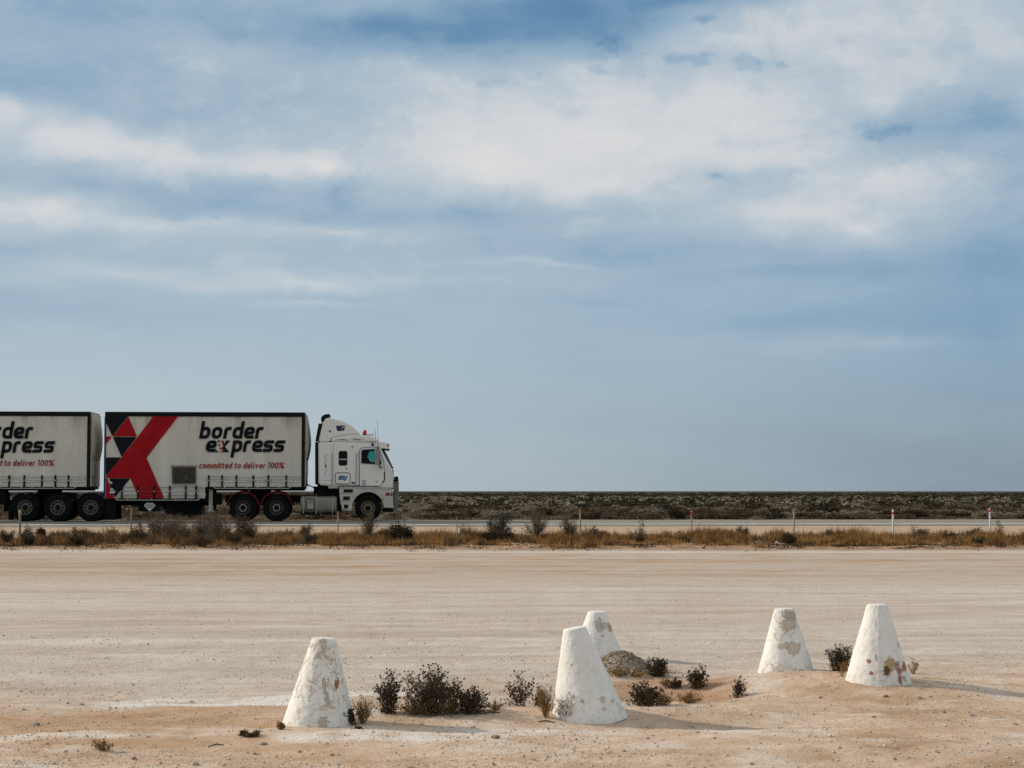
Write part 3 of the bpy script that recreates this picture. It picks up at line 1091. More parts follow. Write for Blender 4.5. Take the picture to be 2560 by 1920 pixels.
    decal('scuff_patch', 'decal_white', [P([(125, 1116), (148, 1120), (152, 1158), (205, 1196), (178, 1214), (138, 1180)]),
                                         P([(165, 1290), (190, 1278), (225, 1296), (210, 1312), (165, 1306)]), P([(158, 1324), (245, 1320), (240, 1358), (158, 1360)])], root, v=DEC_V - .003)
    # words
    def line(chars, x0, xs_w, base_y, xh):
        """letters with left edge and width in zoom-3 pixels; base line and x height likewise"""
        sl = 22.0 / 124.0
        sc = xh
        spec = []
        for ch, a, w in chars:
            spec.append((ch, a / sc, w / sc))
        def place(x, y):
            return T(380 + (x * sc) / 4.1475 + tx, 1000 + (base_y - y * sc) / 4.1475)
        return spec, sl, place
    sp, sl, pl = line([('b', 487, 108), ('o', 610, 108), ('r', 735, 80), ('d', 826, 108), ('e', 944, 108), ('r', 1064, 80)], 0, 0, 402, 124)
    for one in sp:
        text_mesh([one], sl, .285, pl).build('letter', 'decal_black', root)
    sp, sl, pl = line([('e', 550, 108), ('p', 822, 104), ('r', 938, 78), ('e', 1028, 108), ('s', 1144, 104), ('s', 1260, 104)], 0, 0, 540 + ty_e, 122)
    for one in sp:
        text_mesh([one], sl, .285, pl).build('letter', 'decal_black', root)
    dyx = ty_e
    Q = lambda pts: [T(380 + a / 4.1475 + tx, 1000 + (b + dyx) / 4.1475) for a, b in pts]
    decal('letter_x', 'decal_black', [Q([(768, 420), (814, 420), (757, 482), (800, 542), (752, 542), (726, 500), (745, 470)]), Q([(676, 420), (712, 420), (694, 442)]),
                                      Q([(690, 446), (712, 470), (694, 478)]), Q([(656, 542), (690, 542), (676, 518)]), Q([(698, 542), (716, 542), (706, 528)])], root)
    decal('letter_x', 'decal_red', [Q([(718, 420), (742, 420), (754, 462), (738, 480)]), Q([(700, 494), (740, 488), (716, 520)]), Q([(718, 542), (748, 542), (734, 512)])], root)
    tg = 'committed to deliver 100%'
    wd = {'c': 31, 'o': 33, 'm': 50, 'i': 13, 't': 24, 'e': 33, 'd': 33, 'l': 16, 'v': 36, 'r': 25, '1': 22, '0': 36, '%': 54, ' ': 13}
    tot = sum(wd[c] + 8 for c in tg)
    k = (1372 - 487) / tot
    x = 487.0
    chars = []
    for c in tg:
        if c != ' ':
            chars.append((c, x, wd[c] * k))
        x += (wd[c] + 8) * k
    sp, sl, pl = line(chars, 0, 0, 708 + ty_t, 43)
    text_mesh(sp, sl, .235, pl).build('lettering', 'decal_red', root)['label'] = 'red slogan line below the name'
    if lead:
        # vent hatch in the cloth
        m = MB(); m.bp(431, 1167, 489, 1209, -.046, -.020); h = m.build('hatch_screen', 'mesh_panel', root)
        m = MB()
        m.tube([(*T(429, 1166), 0)[:1] + (-.04,) + (T(429, 1166)[1],), (T(491, 1166)[0], -.04, T(491, 1166)[1])], .016, 6)
        for a, b in (((429, 1166), (430.5, 1211)), ((491, 1166), (491.5, 1211)), ((430.5, 1211), (491.5, 1211))):
            m.tube([(T(*a)[0], -.04, T(*a)[1]), (T(*b)[0], -.04, T(*b)[1])], .016, 6)
        m.build('hatch_frame', 'galvanised', root)
        m = MB(); m.bp(427, 1163.5, 493, 1168, -.06, -.03); m.build('hatch_flap', 'post_wood', root, bevel=.01)
        # chassis carried back under the second trailer, with three axles
        for va in (.72, W - .92):
            m = MB(); m.box(T(10, 1250)[0], u_m, va, va + .2, T(500, 1264)[1], T(500, 1251)[1]); m.build('chassis_beam', 'chassis', root)
        m = MB(); m.bp(103, 1232, 175, 1252, .5, 2.0); m.build('turntable', 'chassis', root, bevel=.04)
        for wx in (61.5, 143.3, 226):
            make_wheel(root, wx, 1269, .545, 'trailer')
        for wx in (61.5, 143.3, 226):
            m = MB()
            pts_o, pts_i = [], []
            for q in range(15):
                t = math.pi * (.12 + .76 * q / 14)
                a, b = T(wx, 1269)
                pts_o.append((a + .60 * math.cos(t), b + .60 * math.sin(t)))
                pts_i.append((a + .575 * math.cos(t), b + .575 * math.sin(t)))
            m.prism(pts_o + pts_i[::-1], .1, .72)
            m.build('mudguard', 'black_plastic', root, smooth=40)
            m = MB()
            m.prism(pts_o + pts_i[::-1], 1.78, 2.4)
            m.build('mudguard', 'black_plastic', root, smooth=40)
        m = MB(); m.bp(20, 1262, 26, 1300, .1, .72); m.build('mud_flap', 'rubber', root)
        m = MB(); m.bp(263, 1252, 288, 1300, .1, .14); m.build('mud_flap', 'rubber', root)
        m = MB(); m.bp(263, 1252, 288, 1300, 1.8, 1.84); m.build('mud_flap', 'rubber', root)
        # boxes and gear slung under the rear deck
        m = MB(); m.bp(345, 1253, 405, 1279, .15, 2.3); m.build('tool_box', 'chassis', root, bevel=.03)
        m = MB(); m.bp(410, 1253, 500, 1286, .25, 2.2); m.build('pallet_box', 'chassis', root, bevel=.03)
        a, b = T(373, 1264)
        m = MB(); m.prism([T(359, 1264), T(365, 1257), T(382, 1257), T(388, 1264), T(373.5, 1279)], .10, .14); pl_ = m.build('diamond_plate', 'decal_white', root)
        decal('plate_print', 'mirror_grey', [[T(364, 1262), T(383, 1262), T(383, 1264.5), T(364, 1264.5)], [T(366, 1267), T(381, 1267), T(381, 1269.5), T(366, 1269.5)]], pl_, v=.095)
    # landing leg at the step
    for va in (.25, 2.05):
        m = MB(); m.bp(521 + ox, 1222, 530 + ox, 1275, va, va + .15); m.bp(518 + ox, 1275, 533 + ox, 1279, va - .04, va + .19); m.build('landing_leg', 'cab_lower' if va < 1 else 'chassis', root)
    m = MB(); m.bp(533 + ox, 1233, 550 + ox, 1262, .15, 1.0); m.build('battery_box', 'chassis', root, bevel=.02)
    if not lead:
        for wx in (-200, -118, -36 - 250):
            make_wheel(root, wx - 20, 1269, .545, 'trailer')
        for va in (.72, W - .92):
            m = MB(); m.box(u_l, u_m, va, va + .2, T(500, 1264)[1], T(500, 1251)[1]); m.build('chassis_beam', 'chassis', root)
    return root


A_f = [522, 555.5, 591, 633.6, 671, 715.6]
A_r = [305, 345, 385.6, 424.8, 464.7, 490.6]
trA = make_trailer('curtain_trailer', 0, 0, 'front curtain-sided trailer with large red and black cross behind the white cab', A_f, A_r, 0, 0, True)
B_f = [23.4, 61, 105.4, 139, 171.4, -14]
trB = make_trailer('curtain_trailer', -536, -575.5, 'second curtain-sided trailer cut off by the left edge of the picture', B_f, [x - 536 for x in A_r], 8, -25, False)


# ------------------------------------------------------------------ prime mover
def c1(zx, zy):
    return T(740 + zx / 5.186, 1000 + zy / 5.186)


def cp(pts):
    return [c1(a, b) for a, b in pts]


def make_prime_mover():
    root = lorry_root('prime_mover', 870)
    tag(root, 'white cab-over prime mover with roof fairing, red beacon and steel bull bar', 'truck')
    W = 2.5

    def part(name, mat, poly, v0, v1, bevel=.0, parent=root, seg=3):
        m = MB()
        m.prism(cp(poly), v0, v1)
        return m.build(name, mat, parent, bevel=bevel, seg=seg)

    def pb(name, mat, x0, y0, x1, y1, v0, v1, bevel=0, parent=root):
        return part(name, mat, [(x0, y0), (x1, y0), (x1, y1), (x0, y1)], v0, v1, bevel, parent)

    # shell
    body = part('cab_shell', 'cab_paint', [(292, 1098), (290, 548), (470, 545), (1075, 552), (1092, 600), (1130, 690), (1178, 780), (1215, 840), (1246, 890), (1258, 960), (1260, 1080), (1256, 1152), (1105, 1152),
                                (1080, 1122), (430, 1112), (330, 1104)], .02, W - .02, .055)
    part('sleeper_fairing', 'cab_paint', [(292, 542), (300, 500), (347, 292), (382, 246), (402, 226), (490, 243), (560, 262), (640, 292), (700, 322), (760, 367), (812, 420), (836, 448), (700, 452), (600, 466), (470, 490), (446, 514), (442, 542)], .10, W - .10, .07)
    part('cab_roof', 'cab_paint', [(446, 543), (452, 508), (476, 490), (600, 468), (700, 453), (840, 450), (920, 456), (990, 474), (1045, 505), (1085, 546)], .05, W - .05, .06)
    decal('roof_stripe', 'mirror_grey', [cp([(500, 514), (600, 503), (700, 518), (640, 522)]), cp([(690, 500), (780, 506), (850, 524), (760, 516)]), cp([(730, 498), (820, 502), (890, 516), (800, 510)])], root, v=.044)
    part('visor', 'cab_paint', [(1000, 556), (1060, 546), (1160, 546), (1182, 572), (1216, 624), (1206, 638), (1112, 626), (1004, 600)], .06, W - .06, .02)
    pb('visor_lamp', 'lamp_amber', 1180, 566, 1210, 604, .055, .2, .01)
    pb('visor_lamp', 'lamp_amber', 1180, 566, 1210, 604, W - .2, W - .055, .01)
    part('visor_trim', 'black_plastic', [(1108, 628), (1206, 640), (1218, 630), (1214, 644), (1110, 634)], .08, W - .08)
    # glass
    part('windscreen', 'glass_tint', [(1096, 634), (1136, 634), (1178, 700), (1216, 780), (1254, 862), (1240, 880), (1200, 830), (1150, 740)], .14, W - .14, .01)
    part('windscreen_seal', 'black_plastic', [(1112, 640), (1150, 636), (1146, 660), (1162, 690), (1148, 690), (1128, 664)], .12, W - .12)
    part('windscreen_seal', 'black_plastic', [(1180, 800), (1200, 826), (1240, 870), (1264, 866), (1264, 884), (1240, 888), (1204, 856)], .10, W - .10)
    # driver's door with window
    door = part('door', 'cab_paint', [(826, 1112), (824, 690), (832, 650), (856, 624), (1000, 614), (1066, 616), (1096, 690), (1132, 800), (1140, 880), (1150, 940), (1146, 1030), (1110, 1082), (1066, 1114)], .006, .05, .006)
    m = MB()
    dpath = [(822, 1114), (820, 690), (828, 648), (856, 620), (1000, 610), (1069, 612), (1099, 690), (1136, 800), (1144, 880), (1153, 940), (1149, 1032), (1113, 1086), (1068, 1118)]
    vs_, fs_ = stroke(cp(dpath), .016)
    m.add([(a, .001, b) for a, b in vs_], [q[::-1] for q in fs_])
    m.build('door_seal', 'black_plastic', door)
    pb('sill_strip', 'black_plastic', 562, 1112, 1072, 1120, .0, .03)
    part('window', 'glass_dark', [(846, 822), (848, 668), (866, 645), (1060, 634), (1078, 690), (1110, 836), (1000, 832)], .0, .004, 0, door)
    m = MB()
    vs_, fs_ = stroke(round_path(cp([(838, 828), (840, 664), (862, 638), (1064, 628), (1086, 690), (1118, 842), (1000, 838)]), [.02] * 7, True), .030, True)
    m.add([(a, -.004, b) for a, b in vs_], [q[::-1] for q in fs_])
    m.build('window_frame', 'decal_white', door)
    decal('window_patch', 'teal_patch', [cp([(940, 690), (962, 664), (988, 672), (1020, 650), (1026, 800), (990, 812), (950, 786), (938, 754), (924, 738), (936, 724)])], door, v=-.003)  # flat teal shape just in front of the door glass
    pb('window_bar', 'decal_white', 1024, 640, 1034, 832, -.008, -.002, 0, door)
    part('kick_trim', 'black_plastic', [(1140, 936), (1152, 936), (1152, 1036), (1132, 1074), (1112, 1080), (1126, 1066), (1140, 1034)], -.006, .01, 0, door)
    part('kick_plate', 'decal_white', [(1066, 1116), (1110, 1080), (1124, 1078), (1086, 1124)], -.006, .012)
    # mirror on its arm
    part('mirror', 'mirror_grey', [(1030, 642), (1080, 640), (1088, 664), (1086, 836), (1040, 842), (1028, 828)], -.34, -.20, .02)
    part('mirror_lamp', 'tan_plastic', [(1030, 770), (1050, 760), (1062, 800), (1060, 838), (1036, 838)], -.345, -.335)
    m = MB(); m.tube([(c1(1078, 840)[0], -.27, c1(1078, 840)[1]), (c1(1090, 880)[0], -.2, c1(1090, 880)[1]), (c1(1120, 872)[0], .0, c1(1120, 872)[1])], .022, 6)
    m.tube([(c1(1060, 642)[0], -.27, c1(1060, 642)[1]), (c1(1060, 606)[0], -.1, c1(1060, 606)[1]), (c1(1060, 600)[0], .05, c1(1060, 600)[1])], .022, 6)
    m.build('mirror_arm', 'black_plastic', root, smooth=40)
    pb('mirror_bracket', 'decal_white', 1086, 842, 1122, 880, -.06, .0, .01)
    # sleeper window
    m = MB(); pp = round_path(cp([(553, 660), (665, 660), (665, 850), (553, 850)]), [.09] * 4, True); m.prism(pp, .002, .02)
    sw = m.build('sleeper_window', 'glass_dark', root)
    pb('window_bar', 'decal_white', 562, 764, 658, 776, -.004, .001, 0, sw)
    # grab rails
    for gx in (477, 783):
        m = MB(); m.tube([(c1(gx, 692)[0], .02, c1(gx, 692)[1]), (c1(gx, 698)[0], -.05, c1(gx, 698)[1]), (c1(gx - 4, 1080)[0], -.05, c1(gx - 4, 1080)[1]), (c1(gx - 4, 1086)[0], .02, c1(gx - 4, 1086)[1])], .016, 6)
        m.build('grab_rail', 'mirror_grey', root, smooth=40)
    m = MB(); pp = round_path(cp([(720, 1064), (765, 1064), (765, 1084), (720, 1084)]), [.04] * 4, True); m.prism(pp, .0, .02); m.build('vent', 'black_plastic', root)
    # signwriting
    m = MB(); pp = round_path(cp([(508, 944), (702, 944), (702, 1087), (508, 1087)]), [.10] * 4, True)
    vs_, fs_ = stroke(pp, .024, True); m.add([(a, .012, b) for a, b in vs_], [q[::-1] for q in fs_]); m.build('sign_border', 'black_plastic', root)

    def place(x, y):
        return c1(546 + x * 52, 1033 - y * 52)
    global DEC_V
    keep = DEC_V
    DEC_V = .010
    text_mesh([('S', 0, .74), ('D', .82, .80), ('J', 1.62, .46)], .22, .30, place).build('lettering', 'decal_blue', root)['label'] = 'blue italic letters SDJ'
    DEC_V = keep
    decal('door_number', 'mirror_grey', [cp([(860, 1040), (905, 1040), (905, 1046), (860, 1046)]), cp([(860, 1052), (878, 1052), (878, 1066), (860, 1066)]), cp([(884, 1052), (905, 1052), (905, 1066), (884, 1066)]),
                                         cp([(864, 1076), (902, 1076), (902, 1088), (864, 1088)]), cp([(856, 1094), (908, 1094), (908, 1101), (856, 1101)])], door, v=-.002)
    for (bx, by, mt) in ((1042, 1060, 'mirror_grey'), (728, 608, 'mirror_grey'), (652, 890, 'tan_plastic')):
        decal('emblem', mt, [cp([(bx - 24, by - 8), (bx - 2, by - 6), (bx + 2, by + 2), (bx - 8, by)]), cp([(bx, by - 8), (bx + 22, by - 14), (bx + 14, by), (bx + 10, by + 18), (bx - 2, by + 14), (bx + 6, by)])], root, v=.004 if bx > 1000 else .012)
    decal('emblem', 'flag_red', [cp([(414, 400), (436, 392), (462, 396), (448, 412), (440, 424), (430, 408)])], root, v=.094)
    decal('flag', 'decal_navy', [cp([(518, 330), (560, 334), (584, 326), (640, 332), (622, 398), (590, 396), (560, 404), (530, 394)])], root, v=.094)
    decal('flag', 'flag_red', [cp([(584, 328), (639, 334), (628, 366), (598, 364), (580, 350)])], root, v=.091)
    decal('flag', 'decal_white', [cp([(590, 370), (596, 374), (595, 382), (588, 382)]), cp([(583, 332), (590, 332), (622, 362), (616, 364)]), cp([(632, 336), (637, 336), (602, 364), (597, 362)])], root, v=.088)
    # scroll ornament
    m = MB()
    for (x0, r0, y0, y1) in ((383, 20, 705, 750), (383, 12, 750, 830), (383, 9, 880, 985)):
        pts = []
        for k in range(15):
            t = k / 14
            pts.append(c1(x0 + r0 * math.sin(t * math.pi * 2.0) * (1 - .5 * t), y0 + (y1 - y0) * t))
        vs_, fs_ = stroke(pts, .014)
        m.add([(a, .013, b) for a, b in vs_], [q[::-1] for q in fs_])
    m.build('scroll_ornament', 'mirror_grey', root)
    decal('scroll_ornament', 'flag_red', [cp([(376, 826), (388, 828), (396, 860), (386, 884), (374, 872), (378, 850)])], root, v=.011)
    for (xa, ya, xb, yb2) in ((454, 560, 454, 1092), (488, 560, 488, 680), (300, 1040, 470, 1044), (812, 640, 812, 1108)):
        m = MB()
        vs_, fs_ = stroke(cp([(xa, ya), (xb, yb2)]), .010)
        m.add([(a, .016, b) for a, b in vs_], [q[::-1] for q in fs_])
        m.build('panel_seam', 'mirror_grey', root)
    # dark screens at the back
    part('rear_screen', 'black_plastic', [(247, 1090), (246, 548), (288, 548), (288, 1106)], .10, W - .10, .01)
    part('rear_screen', 'black_plastic', [(248, 534), (292, 302), (340, 300), (292, 534)], .16, W - .16, .01)
    pb('screen_clip', 'decal_white', 248, 536, 284, 546, .12, .2)
    part('roof_scoop', 'black_plastic', [(332, 294), (320, 250), (324, 222), (346, 194), (380, 180), (441, 174), (426, 206), (400, 232), (378, 246), (352, 286)], .30, W - .30, .03)
    m = MB(); m.tube([(c1(402, 226)[0], .4, c1(402, 226)[1]), (c1(488, 246)[0], .4, c1(488, 246)[1])], .012, 5); m.build('scoop_stay', 'black_plastic', root)
    # beacon, horns, aerials
    m = MB(); a, b = c1(890, 440); z0 = c1(890, 450)[1]; z1 = c1(890, 436)[1]; z2 = c1(890, 396)[1]; z3 = c1(890, 386)[1]
    def lathe_z(prof, cu, cv, n=20):
        q = MB(); vs2, fs2 = [], []
        for (r, z) in prof:
            for k in range(n):
                t = 2 * math.pi * k / n
                vs2.append((cu + r * math.cos(t), cv + r * math.sin(t), z))
        for i in range(len(prof) - 1):
            for k in range(n):
                k2 = (k + 1) % n
                fs2.append([i * n + k, i * n + k2, (i + 1) * n + k2, (i + 1) * n + k])
        return q.add(vs2, fs2)
    lathe_z([(.085, z0), (.085, z1), (.07, z1)], a, .5).build('beacon_base', 'black_plastic', root, smooth=40)
    lathe_z([(.078, z1), (.080, z2), (.06, z3), (.001, z3)], a, .5).build('beacon', 'lamp_red', root, smooth=40)
    for hv in (.75, 1.7):
        m = MB()
        uu0, zz = c1(922, 436)
        uu1 = c1(978, 436)[0]
        uu2 = c1(1008, 436)[0]
        m.tube([(uu0, hv, zz), (uu1, hv, zz), (uu1 + .04, hv, zz), (uu2, hv, zz)], [.02, .03, .05, .085], 12)
        m.tube([(c1(950, 436)[0], hv, zz), (c1(950, 436)[0], hv, c1(950, 470)[1])], .015, 6)
        m.build('air_horn', 'chrome', root, smooth=40)
    m = MB(); m.tube([(c1(1068, 606)[0], .03, c1(1068, 606)[1]), (c1(1055, 248)[0], .03, c1(1055, 248)[1])], [.011, .006], 5); m.build('aerial', 'mirror_grey', root)
    m = MB(); m.tube([(c1(1035, 548)[0], .12, c1(1035, 548)[1]), (c1(1030, 460)[0], .12, c1(1030, 460)[1]), (c1(1018, 368)[0], .12, c1(1018, 368)[1])], [.022, .014, .006], 5); m.build('aerial', 'mirror_grey', root)
    m = MB(); m.bp(929, 1107, 934, 1115, -.06, .06); m.build('aerial_bracket', 'black_plastic', root, bevel=.02)
    # step fairing over the front wheel
    arch = []
    for k in range(19):
        t = math.radians(196 - k * 10.6)
        arch.append((932 + 205 * math.cos(t), 1398 - 205 * math.sin(t)))
    steps = [(562, 1122), (1100, 1126), (1256, 1160), (1258, 1250), (1266, 1402), (1140, 1396)] + arch[::-1][1:-1] + [(700, 1436), (604, 1430), (580, 1340), (564, 1240)]
    part('step_fairing', 'cab_lower', steps, .0, .30, .012)
    far_steps = part('step_fairing', 'cab_lower', steps, W - .30, W, .012)
    for (x0, y0, x1, y1) in ((616, 1158, 738, 1198), (612, 1250, 698, 1297), (622, 1356, 676, 1406)):
        pb('step_recess', 'black_plastic', x0, y0, x1, y1, -.004, .01)
        pb('step_tread', 'galvanised', x0 - 22, y1 + 1, x1 - 4, y1 + 9, -.03, .02, .006)
    part('chrome_strip', 'galvanised', [(562, 1121), (1110, 1124), (1252, 1152), (1252, 1162), (1100, 1152), (800, 1146), (562, 1144)], -.010, .01)
    m = MB()
    vs_, fs_ = stroke(cp([(760, 1262), (800, 1222), (860, 1190), (940, 1178), (1010, 1186), (1064, 1216), (1096, 1258)]), .05)
    m.add([(a, -.012, b) for a, b in vs_], [q[::-1] for q in fs_]); m.build('arch_lip', 'cab_lower', root)
    pb('bumper_lamp', 'lamp_dull_red', 1158, 1198, 1222, 1244, -.016, .02, .02)
    pb('headlamp', 'glass_dark', 1226, 1196, 1256, 1250, -.006, .4, .02)
    pb('side_marker', 'lamp_amber', 1106, 1272, 1142, 1296, -.010, .02, .01)
    pb('bumper', 'cab_lower', 1150, 1170, 1256, 1398, .31, W - .31, .03)
    pb('bumper_skid', 'chassis', 1120, 1404, 1262, 1454, .15, W - .15, .02)
    part('grille', 'black_plastic', [(1250, 900), (1264, 900), (1268, 1150), (1254, 1150)], .3, W - .3)
    for k in range(7):
        pb('grille_bar', 'chrome', 1258, 920 + k * 34, 1274, 930 + k * 34, .25, W - .25, .004)
    # bull bar
    for v0 in (.16, W - .36):
        part('bull_bar_upright', 'bar_steel', [(1276, 1062), (1318, 1056), (1322, 1400), (1306, 1452), (1282, 1452), (1270, 1400)], v0, v0 + .2, .01)
        part('bull_bar_cap', 'black_plastic', [(1274, 1060), (1276, 1002), (1296, 986), (1326, 992), (1332, 1060)], v0 - .02, v0 + .22, .02)
    pb('bull_bar_panel', 'post_wood', 1318, 1054, 1334, 1380, .12, W - .12, .01)
    for by in (1020, 1110, 1200):
        m = MB(); uu, zz = c1(1310, by); m.tube([(uu, .2, zz), (uu, W - .2, zz)], .04, 10); m.build('bull_bar_tube', 'aluminium', root, smooth=40)
    pb('bull_bar_mount', 'chassis', 1240, 1260, 1300, 1330, .5, .7)
    # side lock and small fittings
    pb('lower_sleeper_box', 'cab_lower', 418, 1116, 548, 1146, .08, .6, .01)
    # chassis, tanks
    for va in (.75, W - .93):
        m = MB(); m.bp(560, 1238, 985, 1256, va, va + .18); m.build('chassis_rail', 'chassis', root)
    m = MB(); m.bp(793, 1209, 846, 1250, .35, 2.1); m.build('engine_block', 'chassis', root, bevel=.03)
    m = MB(); m.bp(842, 1212, 1002 - 20, 1240, .45, 2.05); m.build('engine_block', 'chassis', root, bevel=.03)
    m = MB(); m.bp(843, 1240, 853, 1282, .1, .7); m.build('guard_plate', 'chassis', root)
    for v0, nm in ((.06, 'near'), (W - .70, 'far')):
        u0, zb = c1(56, 1468)
        u1, zt_ = c1(530, 1246)
        rr = (zt_ - zb) / 2
        zc = (zt_ + zb) / 2
        m = MB()
        pts = []
        vs2, fs2 = [], []
        n = 28
        for j, (u, k) in enumerate(((u0, .93), (u0 + .02, 1.0), (u1 - .02, 1.0), (u1, .93))):
            for q in range(n):
                t = 2 * math.pi * q / n
                ct, st = math.cos(t), math.sin(t)
                e = .55
                vs2.append((u, v0 + .32 + .32 * k * math.copysign(abs(ct) ** e, ct), zc + rr * k * math.copysign(abs(st) ** e, st)))
        for j in range(3):
            for q in range(n):
                q2 = (q + 1) % n
                fs2.append([j * n + q, j * n + q2, (j + 1) * n + q2, (j + 1) * n + q])
        fs2 += [list(range(n)), list(range(3 * n, 4 * n))[::-1]]
        m.add(vs2, fs2)
        tank = m.build('fuel_tank', 'aluminium', root, smooth=40)
        if v0 < 1:
            for bx in (92, 258, 470):
                pb('tank_band', 'galvanised', bx, 1240, bx + 9, 1474, v0 - .008, v0 + .02, 0, tank)
            m = MB(); pp = round_path(cp([(132, 1280), (238, 1280), (238, 1420), (132, 1420)]), [.05] * 4, True)
            vs3, fs3 = stroke(pp, .022, True); m.add([(a, v0 - .012, b) for a, b in vs3], [q[::-1] for q in fs3]); m.build('step_frame', 'black_plastic', tank)
            pb('step_panel', 'galvanised', 146, 1342, 226, 1414, v0 - .006, v0 + .02, .01, tank)
            pb('tank_foot', 'chassis', 60, 1470, 300, 1492, v0, v0 + .5)
            pb('tank_foot', 'chassis', 330, 1470, 530, 1488, v0, v0 + .5)
    pb('tail_reflector', 'lamp_red', 512, 1462, 524, 1498, .1, .14)
    # air lines to the trailer
    m = MB()
    for dv, dz_ in ((.7, 0), (.8, .05), (.9, -.04)):
        pts = []
        for k in range(11):
            t = k / 10
            a, b = c1(110 + 150 * t, 1090 + 12 * math.sin(t * 3) + 60 * t * t)
            pts.append((a, dv, b + dz_ - .1 * math.sin(math.pi * t) * dz_ * 10))
        m.tube(pts, .018, 5)
    m.build('air_line', 'black_plastic', root)
    m = MB(); m.bp(783, 1216, 793, 1235, .6, 1.2); m.build('coupling_box', 'chassis', root, bevel=.01)
    # drive axles with red guards, steer axle
    for wx in (607, 691):
        make_wheel(root, wx, 1269.5, .545, 'drive')
        a, b = T(wx, 1269)
        po, pi_ = [], []
        for q in range(21):
            t = math.pi * (.04 + .92 * q / 20)
            po.append((a + .665 * math.cos(t), b + .665 * math.sin(t)))
            pi_.append((a + .590 * math.cos(t), b + .590 * math.sin(t)))
        m = MB(); m.prism(po + pi_[::-1], -.005, .66); m.build('mudguard', 'guard_red', root, smooth=30)
        m = MB(); m.prism(po + pi_[::-1], 1.84, 2.5); m.build('mudguard', 'guard_red', root, smooth=30)
    m = MB(); m.bp(625, 1236, 690, 1246, .5, 2.0); m.build('fifth_wheel', 'chassis', root, bevel=.02)
    make_wheel(root, 920, 1270, .53, 'steer', dual=False, v_out=.05)
    return root


make_prime_mover()


# ------------------------------------------------------------------ placing on the ground
def hit(px, py):
    a, dy_, dz_ = ray(px, py)
    z = 0.0
    for _ in range(25):
        t = (z - EYE) / dz_
        z = .5 * z + .5 * ztf(a * t, dy_ * t)
    t = (z - EYE) / dz_
    return a * t, dy_ * t, ztf(a * t, dy_ * t)


# ------------------------------------------------------------------ painted concrete cones
PATCH_COL = {'cement': (.60, .53, .43), 'rust': (.30, .13, .045), 'ochre': (.52, .36, .18), 'red': (.38, .16, .13), 'grey': (.50, .45, .365), 'dark': (.13, .055, .02)}


def cone_material(name, seed, patches, flake):
    m, nt, bs = new_mat(name)
    t = nt.nodes.new('ShaderNodeTexCoord')
    off = nt.nodes.new('ShaderNodeVectorMath')
    off.operation = 'ADD'
    off.inputs[1].default_value = (seed * 3.1, seed * 1.7, seed * 2.3)
    nt.links.new(t.outputs['Object'], off.inputs[0])
    nv3 = off.outputs[0]
    sx, sy, sz = n_sep(nt, t.outputs['Object'])
    base = n_ramp(nt, n_noise(nt, nv3, 5, 6, .65), [(.3, (.77, .72, .64)), (.62, (.87, .835, .765))], 'LINEAR')
    # fine speckle, and sand splashed up from the ground
    sp = n_noise(nt, nv3, 75, 3, .6).smooth(.57, .68) * n_noise(nt, nv3, 9, 4, .6).smooth(.40, .62)
    base = n_mix(nt, sp * .45, base, (.40, .30, .20))
    spl = (1.0 - sz.smooth(.0, .22)) * n_noise(nt, nv3, 24, 5, .7).smooth(.47, .68)
    base = n_mix(nt, spl * .55, base, (.52, .41, .30))
    col = base
    wob = (n_noise(nt, nv3, 26, 6, .75) - .5) * 2.6
    wob2 = (n_noise(nt, nv3, 80, 4, .7) - .5) * 1.6
    front = (-sy).smooth(-.02, .03)
    hsum = None
    for (cx, cz, rx, rz, rot, kind) in patches:
        co, si = math.cos(rot), math.sin(rot)
        a = ((sx - cx) * co + (sz - cz) * si) * (1.0 / rx)
        b = ((sz - cz) * co - (sx - cx) * si) * (1.0 / rz)
        kk = (.42 if kind == 'grey' else .8) if max(rx, rz) > 2.4 * min(rx, rz) else 1.0
        d = (a * a + b * b).m('SQRT') + wob * kk + wob2 * kk
        inn = (1.0 - d.smooth(.86, .96)) * front
        rim = (1.0 - d.smooth(1.04, 1.16)) * front
        col = n_mix(nt, rim * .75, col, (.40, .27, .13))
        col = n_mix(nt, inn, col, PATCH_COL[kind])
        hsum = inn if hsum is None else hsum + inn
    # scattered flakes of lifted paint
    fl = n_noise(nt, nv3, 27, 7, .72)
    msk = n_noise(nt, nv3, 4.1, 3, .5).smooth(.45, .56)
    edge = (fl.smooth(.525, .55) - fl.smooth(.58, .60)) * msk
    fin = fl.smooth(.58, .61) * msk
    col = n_mix(nt, edge * flake * .9, col, (.42, .29, .16))
    col = n_mix(nt, fin * flake * .8, col, (.66, .59, .49))
    crk = n_noise(nt, nv3, 7, 8, .7, 1.2)
    crack = (1.0 - ((crk - .5).m('ABSOLUTE')).smooth(.002, .009)) * n_noise(nt, nv3, 3.0, 2, .5).smooth(.5, .62)
    col = n_mix(nt, crack * (.25 + flake * .6), col, (.34, .24, .14))
    nt.links.new(col, bs.inputs['Base Color'])
    setv(bs, 'Roughness', .75)
    setv(bs, 'Specular IOR Level', .25)
    bp_ = nt.nodes.new('ShaderNodeBump')
    bp_.inputs['Strength'].default_value = .4
    bp_.inputs['Distance'].default_value = .006
    h = n_noise(nt, nv3, 30, 5, .7) * .5 - fin * .7
    if hsum is not None:
        h = h - hsum * .9
    nt.links.new(h.k, bp_.inputs['Height'])
    nt.links.new(bp_.outputs[0], bs.inputs['Normal'])
    return m


